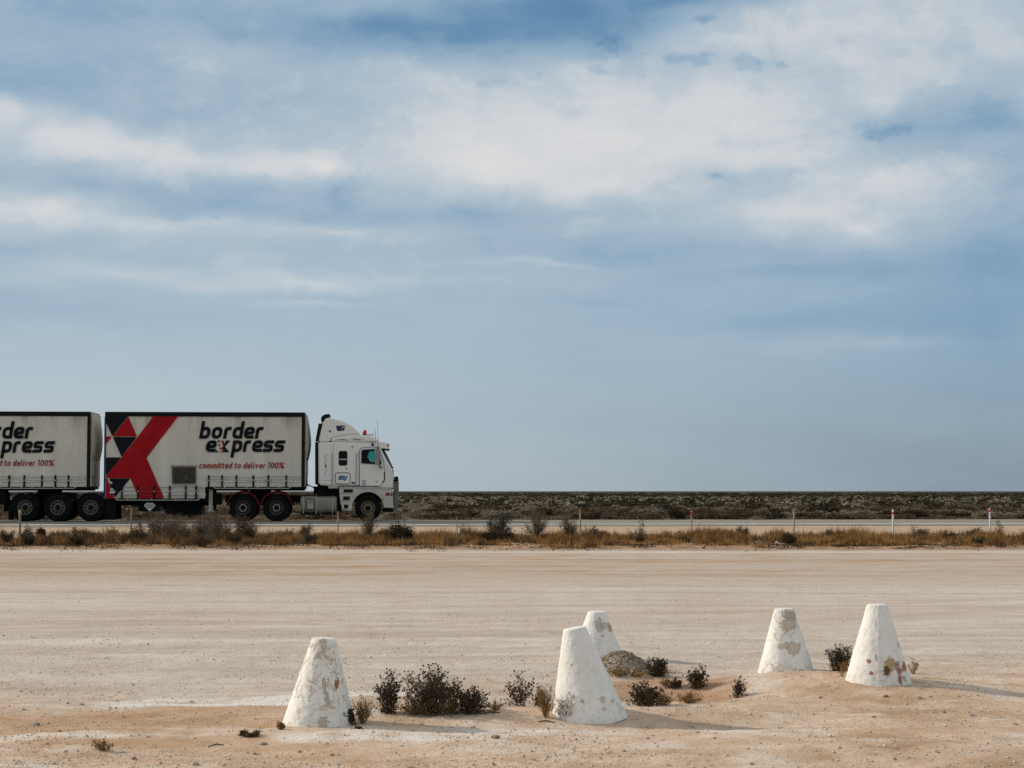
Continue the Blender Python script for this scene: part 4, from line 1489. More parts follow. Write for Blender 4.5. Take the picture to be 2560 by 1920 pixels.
CONES = [
    # top x0, x1, y; base x0, x1, centre y; label; facet angle; flake; patches in photo px (cx, cy, rx, ry, rot, kind)
    dict(t=(780.4, 838.4, 1594), b=(707, 889, 1809), label='leftmost white concrete cone with a long grey drip mark', fl=.85, facet=0,
         p=[(810, 1612, 6, 17, .1, 'cement'), (801, 1637, 11, 6, .6, 'cement'), (823, 1645, 9, 4, -.4, 'cement'),
            (816, 1708, 4.6, 19, .18, 'grey'), (825, 1740, 4.6, 18, .28, 'grey'), (832, 1758, 11, 4, -.4, 'cement'), (845, 1705, 5, 14, 0, 'rust'), (816, 1796, 11, 14, 0, 'grey'),]),
    dict(t=(1471, 1514, 1528), b=(1426, 1559, 1646), label='white concrete cone half hidden behind the leaning one, with a flaked ring near its top', fl=.25, facet=0,
         p=[(1498, 1563, 8, 15, .2, 'cement'), (1513, 1564, 13, 8, -.2, 'cement'), (1524, 1570, 5, 10, .1, 'ochre'), (1504, 1586, 5, 4, 0, 'cement')]),
    dict(t=(1408.6, 1463, 1568.5), b=(1379, 1558, 1781), label='clean white concrete cone leaning to the left in the middle', fl=.10, facet=0,
         p=[(1504, 1748, 7, 7, 0, 'cement'), (1453, 1743, 4, 5, 0, 'grey'), (1507, 1770, 6, 4, 0, 'cement'), (1427, 1655, 3, 3, 0, 'ochre'), (1529, 1756, 4, 4, 0, 'cement')]),
    dict(t=(1937, 1983.5, 1520.5), b=(1895, 2035, 1680), label='white concrete cone with a bare grey patch around its top, right of centre', fl=.8, facet=.2,
         p=[(1973, 1540, 15, 12, 0, 'grey'), (1968, 1561, 19, 13, .1, 'cement'), (1955, 1612, 16, 7, .3, 'cement'), (1978, 1618, 16, 13, .2, 'cement'), (1994, 1677, 9, 8, 0, 'cement'), (1933, 1670, 9, 6, .5, 'cement'),]),
    dict(t=(2168.5, 2218, 1510), b=(2116, 2275, 1697), label='rightmost white concrete cone with ochre and red patches where paint has fallen', fl=.25, facet=.45,
         p=[(2211, 1657, 13, 17, -.35, 'ochre'), (2216, 1649, 8, 9, -.5, 'ochre'), (2203, 1671, 9, 12, 0, 'dark'), (2232, 1655, 6, 7, 0, 'red'), (2235, 1673, 7, 11, 0, 'red'), (2252, 1664, 7, 11, .3, 'red'),
            (2236, 1693, 6, 11, .2, 'red'), (2162, 1648, 5, 5, 0, 'red'), (2165, 1677, 4.5, 4, 0, 'red'), (2180, 1640, 3, 9, 0, 'grey'), (2248, 1691, 5, 7, .4, 'grey'), (2240, 1611, 3, 6, 0, 'cement')]),
]
CONE_POS = []
for ci, cd in enumerate(CONES):
    t0, t1, ty = cd['t']
    q0, q1, qy = cd['b']
    bx, by, bz = hit((q0 + q1) / 2, qy)
    sc = F / (by * 1.0)
    tx_, ty_, tz_ = at_y((t0 + t1) / 2, ty, by)
    rb_, rt_ = (q1 - q0) / 2 / sc, (t1 - t0) / 2 / sc
    h_ = tz_ - bz
    lean = math.atan2(tx_ - bx, h_)
    H_ = math.hypot(h_, tx_ - bx)
    bury = .07
    n, rows = 96, 60
    vs_, fs_ = [], []
    for j in range(rows + 1):
        s = j / rows
        z = -bury + (H_ - .006 + bury) * s
        r0 = rb_ + (rt_ - rb_) * (z / H_)
        for k in range(n):
            a = 2 * math.pi * k / n
            r = r0 * (1 + .006 * math.sin(3 * a + ci) + .010 * float(vnoise(math.cos(a) * 2 + ci * 5, z * 5 + math.sin(a) * 2, 40)))
            r += .004 * float(vnoise(a * 8, z * 26, 41 + ci)) + .002 * float(vnoise(a * 20, z * 70, 51 + ci))
            if cd['facet']:
                # a mould seam: two flattish faces meeting left of the middle
                ds = (a - math.radians(262) + math.pi) % (2 * math.pi) - math.pi
                r += .010 * cd['facet'] * max(0, 1 - abs(ds) / .12)
                r -= .010 * cd['facet'] * max(0, 1 - abs(ds - .45) / .35)
            vs_.append((r * math.cos(a), r * math.sin(a), z))
    last = rows * n
    for rr, zz in ((.965, .0), (.80, .003), (.4, .004)):
        for k in range(n):
            a = 2 * math.pi * k / n
            vs_.append((rt_ * rr * math.cos(a), rt_ * rr * math.sin(a), H_ + zz + .003 * float(vnoise(a * 2, rr * 3, 61 + ci)) - .004))
    for j in range(rows + 3):
        for k in range(n):
            k2 = (k + 1) % n
            fs_.append([j * n + k, j * n + k2, (j + 1) * n + k2, (j + 1) * n + k])
    fs_.append([(rows + 3) * n + k for k in range(n)])
    pats = []
    for (px_, py_, rx_, ry_, ro_, kd_) in cd['p']:
        pats.append(((px_ - (q0 + q1) / 2 - (1 - (qy - py_) / (qy - ty)) * 0) / sc - math.tan(lean) * (qy - py_) / sc, (qy - py_) / sc, rx_ / sc, ry_ / sc, ro_, kd_))
    mt = cone_material('cone_paint_%d' % ci, ci + 1, pats, cd['fl'])
    co = add_obj('concrete_cone', vs_, fs_, mt, smooth=60)
    co.location = (bx, by, bz)
    co.rotation_euler = (0, lean, 0)
    tag(co, cd['label'], 'bollard', 'white concrete cones on the gravel')
    CONE_POS.append((bx, by, rb_))


# ------------------------------------------------------------------ foliage
class FB:
    def __init__(s, seed=0):
        s.rg = np.random.default_rng(seed)
        s.v, s.f, s.n = [], [], 0

    def _add(s, v, f):
        s.v.append(v.reshape(-1, 3))
        s.f.extend((f + s.n).tolist())
        s.n += len(v.reshape(-1, 3))

    def leaves(s, P, size, aspect=.5, up=0.0):
        P = np.asarray(P, float)
        n = len(P)
        if n == 0:
            return s
        d = s.rg.normal(size=(n, 3))
        d[:, 2] = d[:, 2] + up
        d /= np.linalg.norm(d, axis=1, keepdims=True)
        e = np.cross(d, s.rg.normal(size=(n, 3)))
        e /= np.linalg.norm(e, axis=1, keepdims=True) + 1e-9
        L = (np.asarray(size) * s.rg.uniform(.6, 1.4, n))[:, None]
        a = P - d * L * .5
        b = P + e * L * aspect * .5
        c = P + d * L * .5
        g = P - e * L * aspect * .5
        v = np.stack([a, b, c, g], 1)
        i = np.arange(n)[:, None] * 4
        s._add(v, np.concatenate([i, i + 1, i + 2, i + 3], 1))
        return s

    def octa(s, P, r):
        P = np.asarray(P, float)
        n = len(P)
        o = np.array([[1, 0, 0], [0, 1, 0], [-1, 0, 0], [0, -1, 0], [0, 0, .9], [0, 0, -1.0]])
        v = P[:, None, :] + o[None] * (r * s.rg.uniform(.7, 1.3, (n, 6)))[:, :, None]
        fs = np.array([[0, 1, 4], [1, 2, 4], [2, 3, 4], [3, 0, 4], [1, 0, 5], [2, 1, 5], [3, 2, 5], [0, 3, 5]])
        f = (np.arange(n)[:, None, None] * 6 + fs[None]).reshape(-1, 3)
        s._add(v, f)
        return s

    def twig(s, pts, r0, r1):
        pts = np.asarray(pts, float)
        m = len(pts)
        rr = np.linspace(r0, r1, m)
        d = np.gradient(pts, axis=0)
        d /= np.linalg.norm(d, axis=1, keepdims=True) + 1e-9
        a = np.cross(d, np.array([.31, .83, .46]))
        a /= np.linalg.norm(a, axis=1, keepdims=True) + 1e-9
        b = np.cross(d, a)
        v = []
        for k in range(3):
            t = 2 * math.pi * k / 3
            v.append(pts + (a * math.cos(t) + b * math.sin(t)) * rr[:, None])
        v = np.stack(v, 1)
        f = []
        for i in range(m - 1):
            for k in range(3):
                k2 = (k + 1) % 3
                f.append([i * 3 + k, i * 3 + k2, (i + 1) * 3 + k2, (i + 1) * 3 + k])
        s._add(v, np.array(f))
        return s

    def obj(s, name, mat, parent=None):
        return add_obj(name, np.concatenate(s.v) if s.v else np.zeros((0, 3)), s.f, mat, parent)

    def mesh(s, name, mat):
        me = bpy.data.meshes.new(name)
        me.from_pydata(np.concatenate(s.v).tolist(), [], s.f)
        me.materials.append(MATS[mat])
        me.update()
        return me


def grow(rg, H, Wd, stems, side, wob=.12, open_=1.0, minh=.55, foot=.10):
    """list of branch polylines (pts, r0, r1, level)"""
    out = []
    for _ in range(stems):
        a = rg.uniform(0, 2 * math.pi)
        sp = (rg.uniform(0, 1) ** .6) * Wd * open_
        h = H * rg.uniform(minh, 1.0) * (1 - .30 * (sp / max(Wd, 1e-6)) ** 2)
        tip = np.array([math.cos(a) * sp, math.sin(a) * sp, h])
        n = 6
        base = np.array([math.cos(a), math.sin(a), 0]) * min(sp, Wd * rg.uniform(0, 1)) * foot * (1.0 if foot > .2 else 1.0)
        pts = []
        for k in range(n + 1):
            t = k / n
            p = base * (1 - t) + tip * np.array([t ** 1.15, t ** 1.15, t ** .92])
            if k:
                p = p + rg.normal(size=3) * wob * H * .16 * np.array([1, 1, .5])
            pts.append(p)
        pts = np.array(pts)
        out.append((pts, 1.0, .35, 0))
        for _b in range(side):
            t = rg.uniform(.25, .95)
            i = int(t * n)
            fr = t * n - i
            p0 = pts[i] * (1 - fr) + pts[min(i + 1, n)] * fr
            L = H * rg.uniform(.14, .34) * (1.15 - t * .6)
            aa = rg.uniform(0, 2 * math.pi)
            dd = np.array([math.cos(aa) * .8, math.sin(aa) * .8, rg.uniform(.35, 1.2)])
            dd /= np.linalg.norm(dd)
            sub = np.array([p0 + dd * L * q + rg.normal(size=3) * L * .06 * (q > 0) for q in (0, .35, .7, 1.0)])
            out.append((sub, .5, .22, 1))
    return out


def along(rg, br, per, lo=.0, jit=.01):
    P = []
    for pts, *_ in br:
        k = rg.poisson(per)
        for _ in range(k):
            t = rg.uniform(lo, 1) * (len(pts) - 1)
            i = min(int(t), len(pts) - 2)
            P.append(pts[i] * (1 - (t - i)) + pts[i + 1] * (t - i) + rg.normal(size=3) * jit)
    P = np.array(P) if P else np.zeros((0, 3))
    if len(P):
        P[:, 2] = np.maximum(P[:, 2], .004)
    return P


def seed_plant(px, yb, yt, hw, label, seed, stems, per, heads=1.0, leaf='leaf_dark', group='dark dry plants among the cones', minh=.45):
    """dark herb gone to seed: stems, leaves low down, round heads on the tips"""
    x, y, z = hit(px, yb)
    sc = F / y
    H, Wd = (yb - yt) / sc, hw / sc
    rg = np.random.default_rng(seed)
    root = empty('seed_plant', (x, y, z - .006))
    tag(root, label, 'plant', group)
    br = grow(rg, H, Wd, stems, 6, wob=.24, minh=minh, foot=.75)
    f = FB(seed)
    for pts, a, b, lv in br:
        f.twig(pts, .0024 * a, .0020 * b + .0006)
    f.obj('stems', 'twig', root)
    l = FB(seed + 1)
    P = along(rg, br, per, .0, .008)
    P = P[rg.uniform(size=len(P)) > (P[:, 2] / H) ** 1.1 * .95]
    l.leaves(P, .013, .6)
    Pc = rg.normal(size=(int(per * stems * 1.1), 3)) * np.array([Wd * .45, Wd * .45, H * .13])
    Pc[:, 2] = np.abs(Pc[:, 2]) + .004
    l.leaves(Pc, .015, .6)
    l.obj('leaves', leaf, root)
    tips = np.array([b[0][-1] for b in br])
    tips = tips[rg.uniform(size=len(tips)) < heads * .6]
    if len(tips):
        h = FB(seed + 2)
        h.octa(tips, .0080)
        h.obj('seed_heads', 'seed_dark', root)['kind'] = 'stuff'
    return root


def dry_tuft(px, yb, yt, hw, label, seed, n, group='golden dry tufts at the foot of the cones', mat='grass_fg', r=.0016):
    x, y, z = hit(px, yb)
    sc = F / y
    H, Wd = (yb - yt) / sc, hw / sc
    rg = np.random.default_rng(seed)
    root = empty('dry_tuft', (x, y, z - .005))
    tag(root, label, 'dry grass', group)
    br = grow(rg, H, Wd, n, 4, wob=.2, minh=.35)
    f = FB(seed)
    for pts, a, b, lv in br:
        f.twig(pts, r * a, r * .5 * b + .0004)
    f.obj('stalks', 'twig_gold', root)
    l = FB(seed + 1)
    l.leaves(along(rg, br, 5, .1, .006), .018, .25, up=.8)
    l.obj('blades', mat, root)
    return root


seed_plant(972, 1782, 1664, 34, 'dark upright plant with tall seed heads nearest the leftmost cone', 11, 30, 11)
seed_plant(1080, 1784, 1655, 74, 'largest dark bushy plant, crowded with seed heads', 12, 70, 13)
seed_plant(1176, 1782, 1708, 52, 'low dark plant spreading to the right of the largest one', 13, 46, 10, minh=.3)
seed_plant(1298, 1772, 1674, 44, 'open dark plant with round seed heads, left of the leaning cone', 14, 20, 7)
seed_plant(1345, 1772, 1712, 9, 'single dark leafy stalk just left of the leaning cone', 15, 5, 8)
seed_plant(866, 1813, 1766, 24, 'small dark plant hugging the right foot of the leftmost cone', 16, 26, 9)
seed_plant(1640, 1689, 1634, 32, 'round dark plant behind the leaning cone, by the gravel heap', 17, 40, 10, .5)
seed_plant(1742, 1720, 1655, 28, 'dark plant with a tall stalk, midway between the cones', 18, 26, 10)
seed_plant(1616, 1761, 1698, 48, 'wide dark plant just right of the leaning cone', 19, 44, 10)
seed_plant(1848, 1743, 1684, 26, 'sparse thin dark plant left of the cone with the bare top', 20, 14, 6)
seed_plant(1684, 1720, 1692, 22, 'small low plant in the middle of the hollow', 21, 16, 7)
seed_plant(2100, 1681, 1600, 34, 'dark thorny plant between the two right-hand cones', 22, 46, 11, .35)
seed_plant(626, 1842, 1824, 20, 'small dark sprig lying left of the leftmost cone', 23, 12, 6, .2)
seed_plant(604, 1838, 1820, 12, 'tiny dark sprig further left of the leftmost cone', 24, 6, 5, .3)
seed_plant(896, 1822, 1812, 9, 'tiny flat weed in front of the leftmost cone', 25, 8, 5, 0)
dry_tuft(1030, 1786, 1730, 40, 'brown wiry tangle between the upright plant and the largest one', 41, 26)
dry_tuft(1128, 1784, 1716, 40, 'brown twigs filling the gap beside the low spreading plant', 42, 26)
dry_tuft(1240, 1776, 1738, 34, 'thin brown weeds between the low plant and the open one', 43, 14)
dry_tuft(1590, 1692, 1668, 34, 'dark matted stalks on the right slope of the gravel heap', 44, 26)
dry_tuft(1545, 1690, 1664, 40, 'matted dead stalks over the gravel heap', 45, 30)
dry_tuft(1660, 1762, 1722, 40, 'brown stalks at the right foot of the wide dark plant', 46, 22)
dry_tuft(908, 1808, 1730, 34, 'golden wiry tuft behind the right foot of the leftmost cone', 31, 34)
dry_tuft(1362, 1793, 1692, 26, 'golden dry grass against the left side of the leaning cone', 32, 40)
dry_tuft(1412, 1799, 1718, 40, 'thin golden stalks in front of the leaning cone', 33, 11)
dry_tuft(257, 1876, 1838, 36, 'bare yellow twiggy weed alone on the sand at lower left', 34, 16)
dry_tuft(703, 1824, 1796, 12, 'short golden blades at the left foot of the leftmost cone', 35, 12)
dry_tuft(2284, 1686, 1640, 20, 'thin dry stalks behind the rightmost cone', 36, 10)
dry_tuft(2104, 1690, 1640, 26, 'pale straw stalks leaning by the dark thorny plant', 37, 9)
dry_tuft(1720, 1757, 1728, 46, 'flat ochre weeds in front of the hollow', 38, 40)
dry_tuft(1665, 1715, 1688, 20, 'short yellow stalks on the edge of the hollow', 39, 14)
dry_tuft(643, 1838, 1818, 16, 'wispy golden weed beside the small dark sprig', 40, 8)


# ------------------------------------------------------------------ shrubs and posts along the verge
def verge_shrub(px, yb, yt, hw, kind, label, seed):
    x, y, z = hit(px, yb)
    sc = F / y
    H, Wd = (yb - yt) / sc, hw / sc
    rg = np.random.default_rng(seed)
    root = empty('verge_shrub', (x, y, z - .02))
    tag(root, label, 'shrub', 'shrubs growing along the verge')
    par = {'twiggy': (34, 15, 3.4, 'twig_mid', 'leaf_grey', .030), 'olive': (18, 10, 16, 'twig', 'leaf_greygreen', .045), 'dense': (30, 8, 22, 'twig', 'leaf_olive', .05),
           'sparse': (12, 6, 7, 'twig', 'leaf_greygreen', .035), 'brown': (26, 8, 13, 'twig', 'leaf_brown', .036)}[kind]
    ns = max(5, int(par[0] * min(1.4, .35 + Wd)))
    br = grow(rg, H, Wd, ns, par[1], wob=.18, minh=.35, open_=1.0, foot=.10 if kind in ('twiggy', 'olive') else .4)
    f = FB(seed)
    for pts, a, b, lv in br:
        f.twig(pts, .011 * a * min(1, H), .006 * b)
    f.obj('branches', par[3], root)
    l = FB(seed + 1)
    P = along(rg, br, par[2], .25 if kind in ('twiggy', 'olive') else .0, .045)
    l.leaves(P, par[5], .5)
    if kind == 'dense':
        Q = rg.normal(size=(1400, 3)) * np.array([Wd * .42, Wd * .42, H * .36])
        Q[:, 2] = np.abs(Q[:, 2])
        l.leaves(Q, .06, .6)
    l.obj('crown', par[4], root)
    return root


VS = [
    (395, 1353, 1262, 44, 'twiggy', 'tall twiggy grey shrub in front of the trailer placard'),
    (462, 1357, 1276, 34, 'twiggy', 'twiggy shrub just left of the tallest clump before the trailer'),
    (548, 1352, 1255, 50, 'twiggy', 'tallest twiggy shrub in front of the trailer legs'),
    (606, 1350, 1282, 42, 'brown', 'brown leafy shrub in front of the rear drive wheel'),
    (505, 1366, 1322, 46, 'brown', 'low brown shrub at the foot of the trailer clump'),
    (432, 1352, 1272, 40, 'twiggy', 'twiggy shrub right of the one before the placard'),
    (505, 1350, 1266, 40, 'twiggy', 'twiggy shrub close left of the tallest clump'),
    (625, 1350, 1290, 30, 'twiggy', 'thin twiggy shrub at the right end of the trailer clump'),
    (425, 1362, 1306, 50, 'brown', 'broad brown shrub low before the pallet box'),
    (575, 1362, 1312, 40, 'brown', 'broad brown shrub low before the landing legs'),
    (352, 1358, 1300, 26, 'brown', 'brown shrub at the left end of the trailer clump'),
    (922, 1346, 1268, 24, 'twiggy', 'thin twiggy shrub in front of the cab front wheel'),
    (1000, 1358, 1305, 36, 'dense', 'dense dark round bush right of the cab'),
    (1245, 1352, 1258, 40, 'olive', 'dark leafy small tree standing before the road right of the cab'),
    (1250, 1358, 1322, 48, 'dense', 'low dark bush at the foot of the small tree'),
    (1342, 1352, 1250, 36, 'twiggy', 'tall bare forked shrub between the small tree and a post'),
    (1422, 1349, 1268, 28, 'twiggy', 'bare spreading shrub just left of the faded red post'),
    (1600, 1352, 1290, 44, 'sparse', 'loose grey-green shrub between two red-tipped posts'),
    (1748, 1348, 1308, 22, 'sparse', 'small grey-green shrub right of a red-tagged post'),
    (1823, 1345, 1308, 9, 'sparse', 'narrow upright green sprig near the plain timber post'),
    (1858, 1347, 1312, 20, 'brown', 'small brown shrub left of the plain timber post'),
    (2285, 1347, 1300, 10, 'sparse', 'slender leaning sapling right of a white post'),
    (2306, 1347, 1312, 16, 'brown', 'small dark shrub right of the slender sapling'),
    (2502, 1350, 1276, 12, 'sparse', 'tall thin sapling beside the last white post'),
    (2438, 1352, 1313, 24, 'brown', 'low brown shrub left of the last white post'),
    (14, 1357, 1318, 26, 'brown', 'dark brown shrub at the left edge of the picture'),
    (72, 1355, 1312, 24, 'brown', 'brown shrub beside the leftmost post'),
    (102, 1343, 1320, 9, 'dense', 'small dense dark bush right of the leftmost post'),
    (142, 1355, 1328, 18, 'brown', 'dark low shrub between the two left-hand posts'),
    (218, 1352, 1320, 18, 'brown', 'golden brown shrub left of the second post'),
    (284, 1343, 1320, 14, 'brown', 'small dark shrub close left of the second post'),
    (1160, 1350, 1300, 26, 'sparse', 'loose shrub left of the small tree'),
    (760, 1350, 1300, 24, 'brown', 'rusty brown shrub below the fuel tank'),
]
for i, (a, b, c, d, k, lb) in enumerate(VS):
    verge_shrub(a, b, c, d, k, lb, 200 + 7 * i)

# low shrubs that cannot be told apart
rgv = np.random.default_rng(77)
proto = []
for k, kind in enumerate(('brown', 'dense', 'sparse', 'brown')):
    rg = np.random.default_rng(300 + k)
    br = grow(rg, .34, .26, 16, 5, wob=.2, minh=.35)
    f = FB(300 + k)
    for pts, a, b, lv in br:
        f.twig(pts, .005 * a, .003 * b)
    l = FB(310 + k)
    l.leaves(along(rg, br, 9, 0, .03), .04, .5)
    Q = rg.normal(size=(160, 3)) * np.array([.12, .12, .10])
    Q[:, 2] = np.abs(Q[:, 2])
    l.leaves(Q, .045, .5)
    proto.append((f.mesh('branches', 'twig'), l.mesh('crown', ('leaf_brown', 'leaf_olive', 'leaf_greygreen', 'grass_brown')[k])))
for i in range(60):
    yb = rgv.uniform(1344, 1363)
    px = rgv.uniform(-10, 2570)
    x, y, z = hit(px, yb)
    root = empty('low_shrub', (x, y, z - .01), rgv.uniform(0, 6))
    s = rgv.uniform(.6, 1.25)
    root.scale = (s, s, s * rgv.uniform(.7, 1.1))
    tag(root, 'knee-high dry shrub among the golden grass of the verge', 'shrub', 'low dry shrubs in the verge grass')
    a, b = proto[int(rgv.integers(0, 4))]
    for nm, me in (('branches', a), ('crown', b)):
        o = bpy.data.objects.new(nm, me)
        COL.objects.link(o)
        o.parent = root

POSTS = [
    (50, 1275, 1352, 6.0, 'post_wood', 'marker_yellow', (1277, 1283), 'leftmost grey timber post with a yellowish tag'),
    (327, 1273, 1351, 4.2, 'post_wood', None, None, 'thin grey timber post left of the twiggy shrubs'),
    (844, 1279, 1349, 4.0, 'post_wood_pale', 'marker_faded', (1281, 1290), 'pale timber post with faded red top below the cab'),
    (1143, 1292, 1352, 2.6, 'post_wood', None, None, 'thin dark stake right of the cab'),
    (1452, 1275, 1347, 4.6, 'post_wood_pale', 'marker_faded', (1276, 1283), 'pale timber post with faded pink top near the bare shrubs'),
    (1729, 1277, 1347, 3.6, 'post_wood_pale', 'marker_red', (1280, 1288), 'pale post with a bright red tag left of the plain timber post'),
    (1985, 1273, 1345, 4.4, 'post_wood_pale', 'marker_faded', (1275, 1280), 'grey timber post between the red-tagged and white posts'),
    (2233, 1274, 1346, 5.4, 'post_white', 'marker_red', (1280, 1286), 'thicker clean white post with a red band'),
    (2476, 1271, 1345, 4.6, 'post_white', 'marker_red', (1274, 1280), 'rightmost white post with a red band, tilted slightly'),
]
for i, (px, yt, yb, wpx, mt, mk, band, lb) in enumerate(POSTS):
    x, y, z = hit(px, yb)
    sc = F / y
    w = wpx / sc
    H = (yb - yt) / sc
    root = empty('marker_post', (x, y, z - .05))
    root.rotation_euler = (0, math.radians((-1.0, .5, .6, -.8, -1.8, .3, .4, .4, -2.4)[i]), math.radians(8 * i))
    tag(root, lb, 'post', 'marker posts along the verge')
    m = MB()
    rr = w * .5
    n = 10
    m.tube([(0, 0, 0), (0, 0, H * .5), (0, 0, H + .03), (0, 0, H + .05)], [rr * 1.03, rr, rr * .97, rr * .8], n)
    m.build('shaft', mt, root, smooth=50, org=(0, 0, 0))
    if mk:
        z0, z1 = H + .05 - (band[1] - yt) / sc, H + .05 - (band[0] - yt) / sc
        m = MB()
        m.tube([(0, 0, z0), (0, 0, z1)], rr * 1.12, n)
        m.build('marker_band', mk, root, smooth=50, org=(0, 0, 0))

# dead litter over the edge of the verge
lt = FB(480)
pxs = lt.rg.uniform(-40, 2600, 9000)
ybs = lt.rg.triangular(1346, 1361, 1379, 9000)
kp = lt.rg.uniform(size=9000) < np.clip(.25 + 1.8 * vnoise(pxs * .02, ybs * .12, 76) + .8 * vnoise(pxs * .08, ybs * .3, 77), .02, 1)
pxs, ybs = pxs[kp], ybs[kp]
yl = 1.52 * F / (ybs - 1228)
for _ in range(3):
    xl = (pxs - 1280) / F * yl
    yl = (EYE - zt(xl, yl)) * F / (ybs - 1228)
xl = (pxs - 1280) / F * yl
P = np.stack([xl, yl, zt(xl, yl) + .02], 1)
P = np.repeat(P, 5, 0) + lt.rg.normal(size=(len(P) * 5, 3)) * np.array([.09, .09, .014])
P[:, 2] = np.maximum(P[:, 2], zt(P[:, 0], P[:, 1]) + .004)
lt.leaves(P, .06, .4)
mat_leaf('litter', (.035, .024, .014), (.12, .075, .038), scale=1.5, trans=.05)
tag(lt.obj('ground_litter', 'litter'), 'dark dead litter along the sandy lip of the verge', 'litter', kind='stuff')

# golden grass, uncountable
gb = FB(500)
rg = gb.rg
NT = 7600
pxs = rg.uniform(-60, 2620, NT * 2)
ybs = rg.triangular(1336, 1354, 1367, NT * 2)
dens = np.clip(.62 + .38 * (pxs > 560) * (.55 + .45 * np.sin(pxs * .009 + 1.0) ** 2), 0, 1) * np.clip(.52 + 1.8 * (vnoise(pxs * .016, ybs * .10, 71) + .8 * vnoise(pxs * .06, ybs * .2, 74) + .12), 0, 1)
keep = rg.uniform(size=NT * 2) < dens
pxs, ybs = pxs[keep][:NT], ybs[keep][:NT]
yy_ = 1.5 * F / (ybs - 1228)
xx_ = (pxs - 1280) / F * yy_
z_ = zt(xx_, yy_)
# put each tuft where the ground really is at that pixel
yy_ = (EYE - z_) * F / (ybs - 1228)
xx_ = (pxs - 1280) / F * yy_
z_ = zt(xx_, yy_)
nb = 16
bx_ = np.repeat(xx_, nb) + rg.normal(size=len(xx_) * nb) * .07
by_ = np.repeat(yy_, nb) + rg.normal(size=len(xx_) * nb) * .07
bz_ = np.repeat(z_, nb)
hh = np.repeat(rg.uniform(.12, .34, len(xx_)) * np.clip(.75 + 1.5 * vnoise(xx_ * .8, yy_ * 1.0, 72) + .8 * vnoise(xx_ * 2.6, yy_ * 2.6, 73), .25, 1.7), nb) * rg.uniform(.5, 1.15, len(xx_) * nb)
ln = rg.normal(size=(len(hh), 2)) * .30 * hh[:, None]
ang = rg.uniform(0, math.pi, len(hh))
wd_ = rg.uniform(.007, .015, len(hh))
p0 = np.stack([bx_ - np.cos(ang) * wd_, by_ - np.sin(ang) * wd_, bz_ - .02], 1)
p1 = np.stack([bx_ + np.cos(ang) * wd_, by_ + np.sin(ang) * wd_, bz_ - .02], 1)
p2 = np.stack([bx_ + ln[:, 0], by_ + ln[:, 1], bz_ + hh], 1)
gvv = np.stack([p0, p1, p2], 1)
sel = np.repeat(rg.uniform(size=len(xx_)) < np.where(pxs > 560, .62, .30), nb)
for nm, mk_, mt in (('golden_grass', sel, 'grass_gold'), ('brown_grass', ~sel, 'grass_brown')):
    q = gvv[mk_].reshape(-1, 3)
    o = add_obj(nm, q, np.arange(len(q)).reshape(-1, 3), mt)
    tag(o, {'golden_grass': 'golden dry grass along the verge', 'brown_grass': 'brown dead grass mixed into the verge'}[nm], 'grass', kind='stuff')


# ------------------------------------------------------------------ scrub beyond the road
def dome_bush(seed, mat, leaf, n, flat=.62):
    f = FB(seed)
    rg = f.rg
    P = []
    nc = int(rg.integers(9, 15))
    for k in range(nc):
        a = rg.uniform(0, 2 * math.pi)
        r = math.sqrt(rg.uniform(0, 1)) * .40
        c = np.array([math.cos(a) * r, math.sin(a) * r, rg.uniform(.30, .78) * (1 - r * .9)])
        P.append(c + rg.normal(size=(n // nc, 3)) * np.array([.105, .105, .085]))
    Q = rg.normal(size=(n // 3, 3)) * np.array([.22, .22, .2])
    P.append(Q)
    P = np.concatenate(P)
    P[:, 2] = np.abs(P[:, 2])
    f.leaves(P, leaf, .6)
    return f.mesh('crown', mat)


def bush_stems(seed):
    f = FB(seed)
    rg = f.rg
    for pts, a, b, lv in grow(rg, .6, .35, 7, 1, wob=.15):
        f.twig(pts, .014 * a, .008 * b)
    return f.mesh('stems', 'twig')


KINDS = [('pale_saltbush', 'leaf_sage', 'pale grey-green saltbush on the plain beyond the road', 'pale saltbushes beyond the road'),
         ('dark_bush', 'leaf_olive', 'dark olive bush on the plain beyond the road', 'dark bushes beyond the road'),
         ('brown_bush', 'leaf_brown', 'brown dry bush on the plain beyond the road', 'brown bushes beyond the road')]
VAR = {k: [dome_bush(600 + 10 * i + j, k[1], .10, 620) for j in range(4)] for i, k in enumerate(KINDS)}
STM = [bush_stems(650 + j) for j in range(3)]
rgb_ = np.random.default_rng(91)
MANUAL = [  # photo px, base y, width px, height px, kind, label
    (1655, 1291, 46, 25, 0, 'big pale saltbush beyond the road between two red-tipped posts'),
    (1693, 1300, 50, 38, 1, 'large dark bush right of the big pale saltbush'),
    (1902, 1292, 54, 26, 0, 'isolated pale bush beyond the road left of the grey timber post'),
    (1548, 1281, 30, 18, 1, 'round dark bush beyond the road right of the pink-topped post'),
    (1745, 1262, 50, 22, 0, 'pale saltbush standing high above the red-tagged post'),
    (1830, 1260, 46, 17, 0, 'pale flat saltbush in the middle distance left of the grey post'),
    (1095, 1282, 46, 30, 2, 'brown bush with pale top beyond the road near the cab'),
    (1165, 1268, 48, 24, 0, 'wide pale saltbush showing behind and left of the small tree'),
    (1955, 1300, 30, 22, 1, 'dark bush at the far road edge left of the grey post'),
    (2010, 1298, 36, 24, 1, 'dark bush at the far road edge right of the grey post'),
]


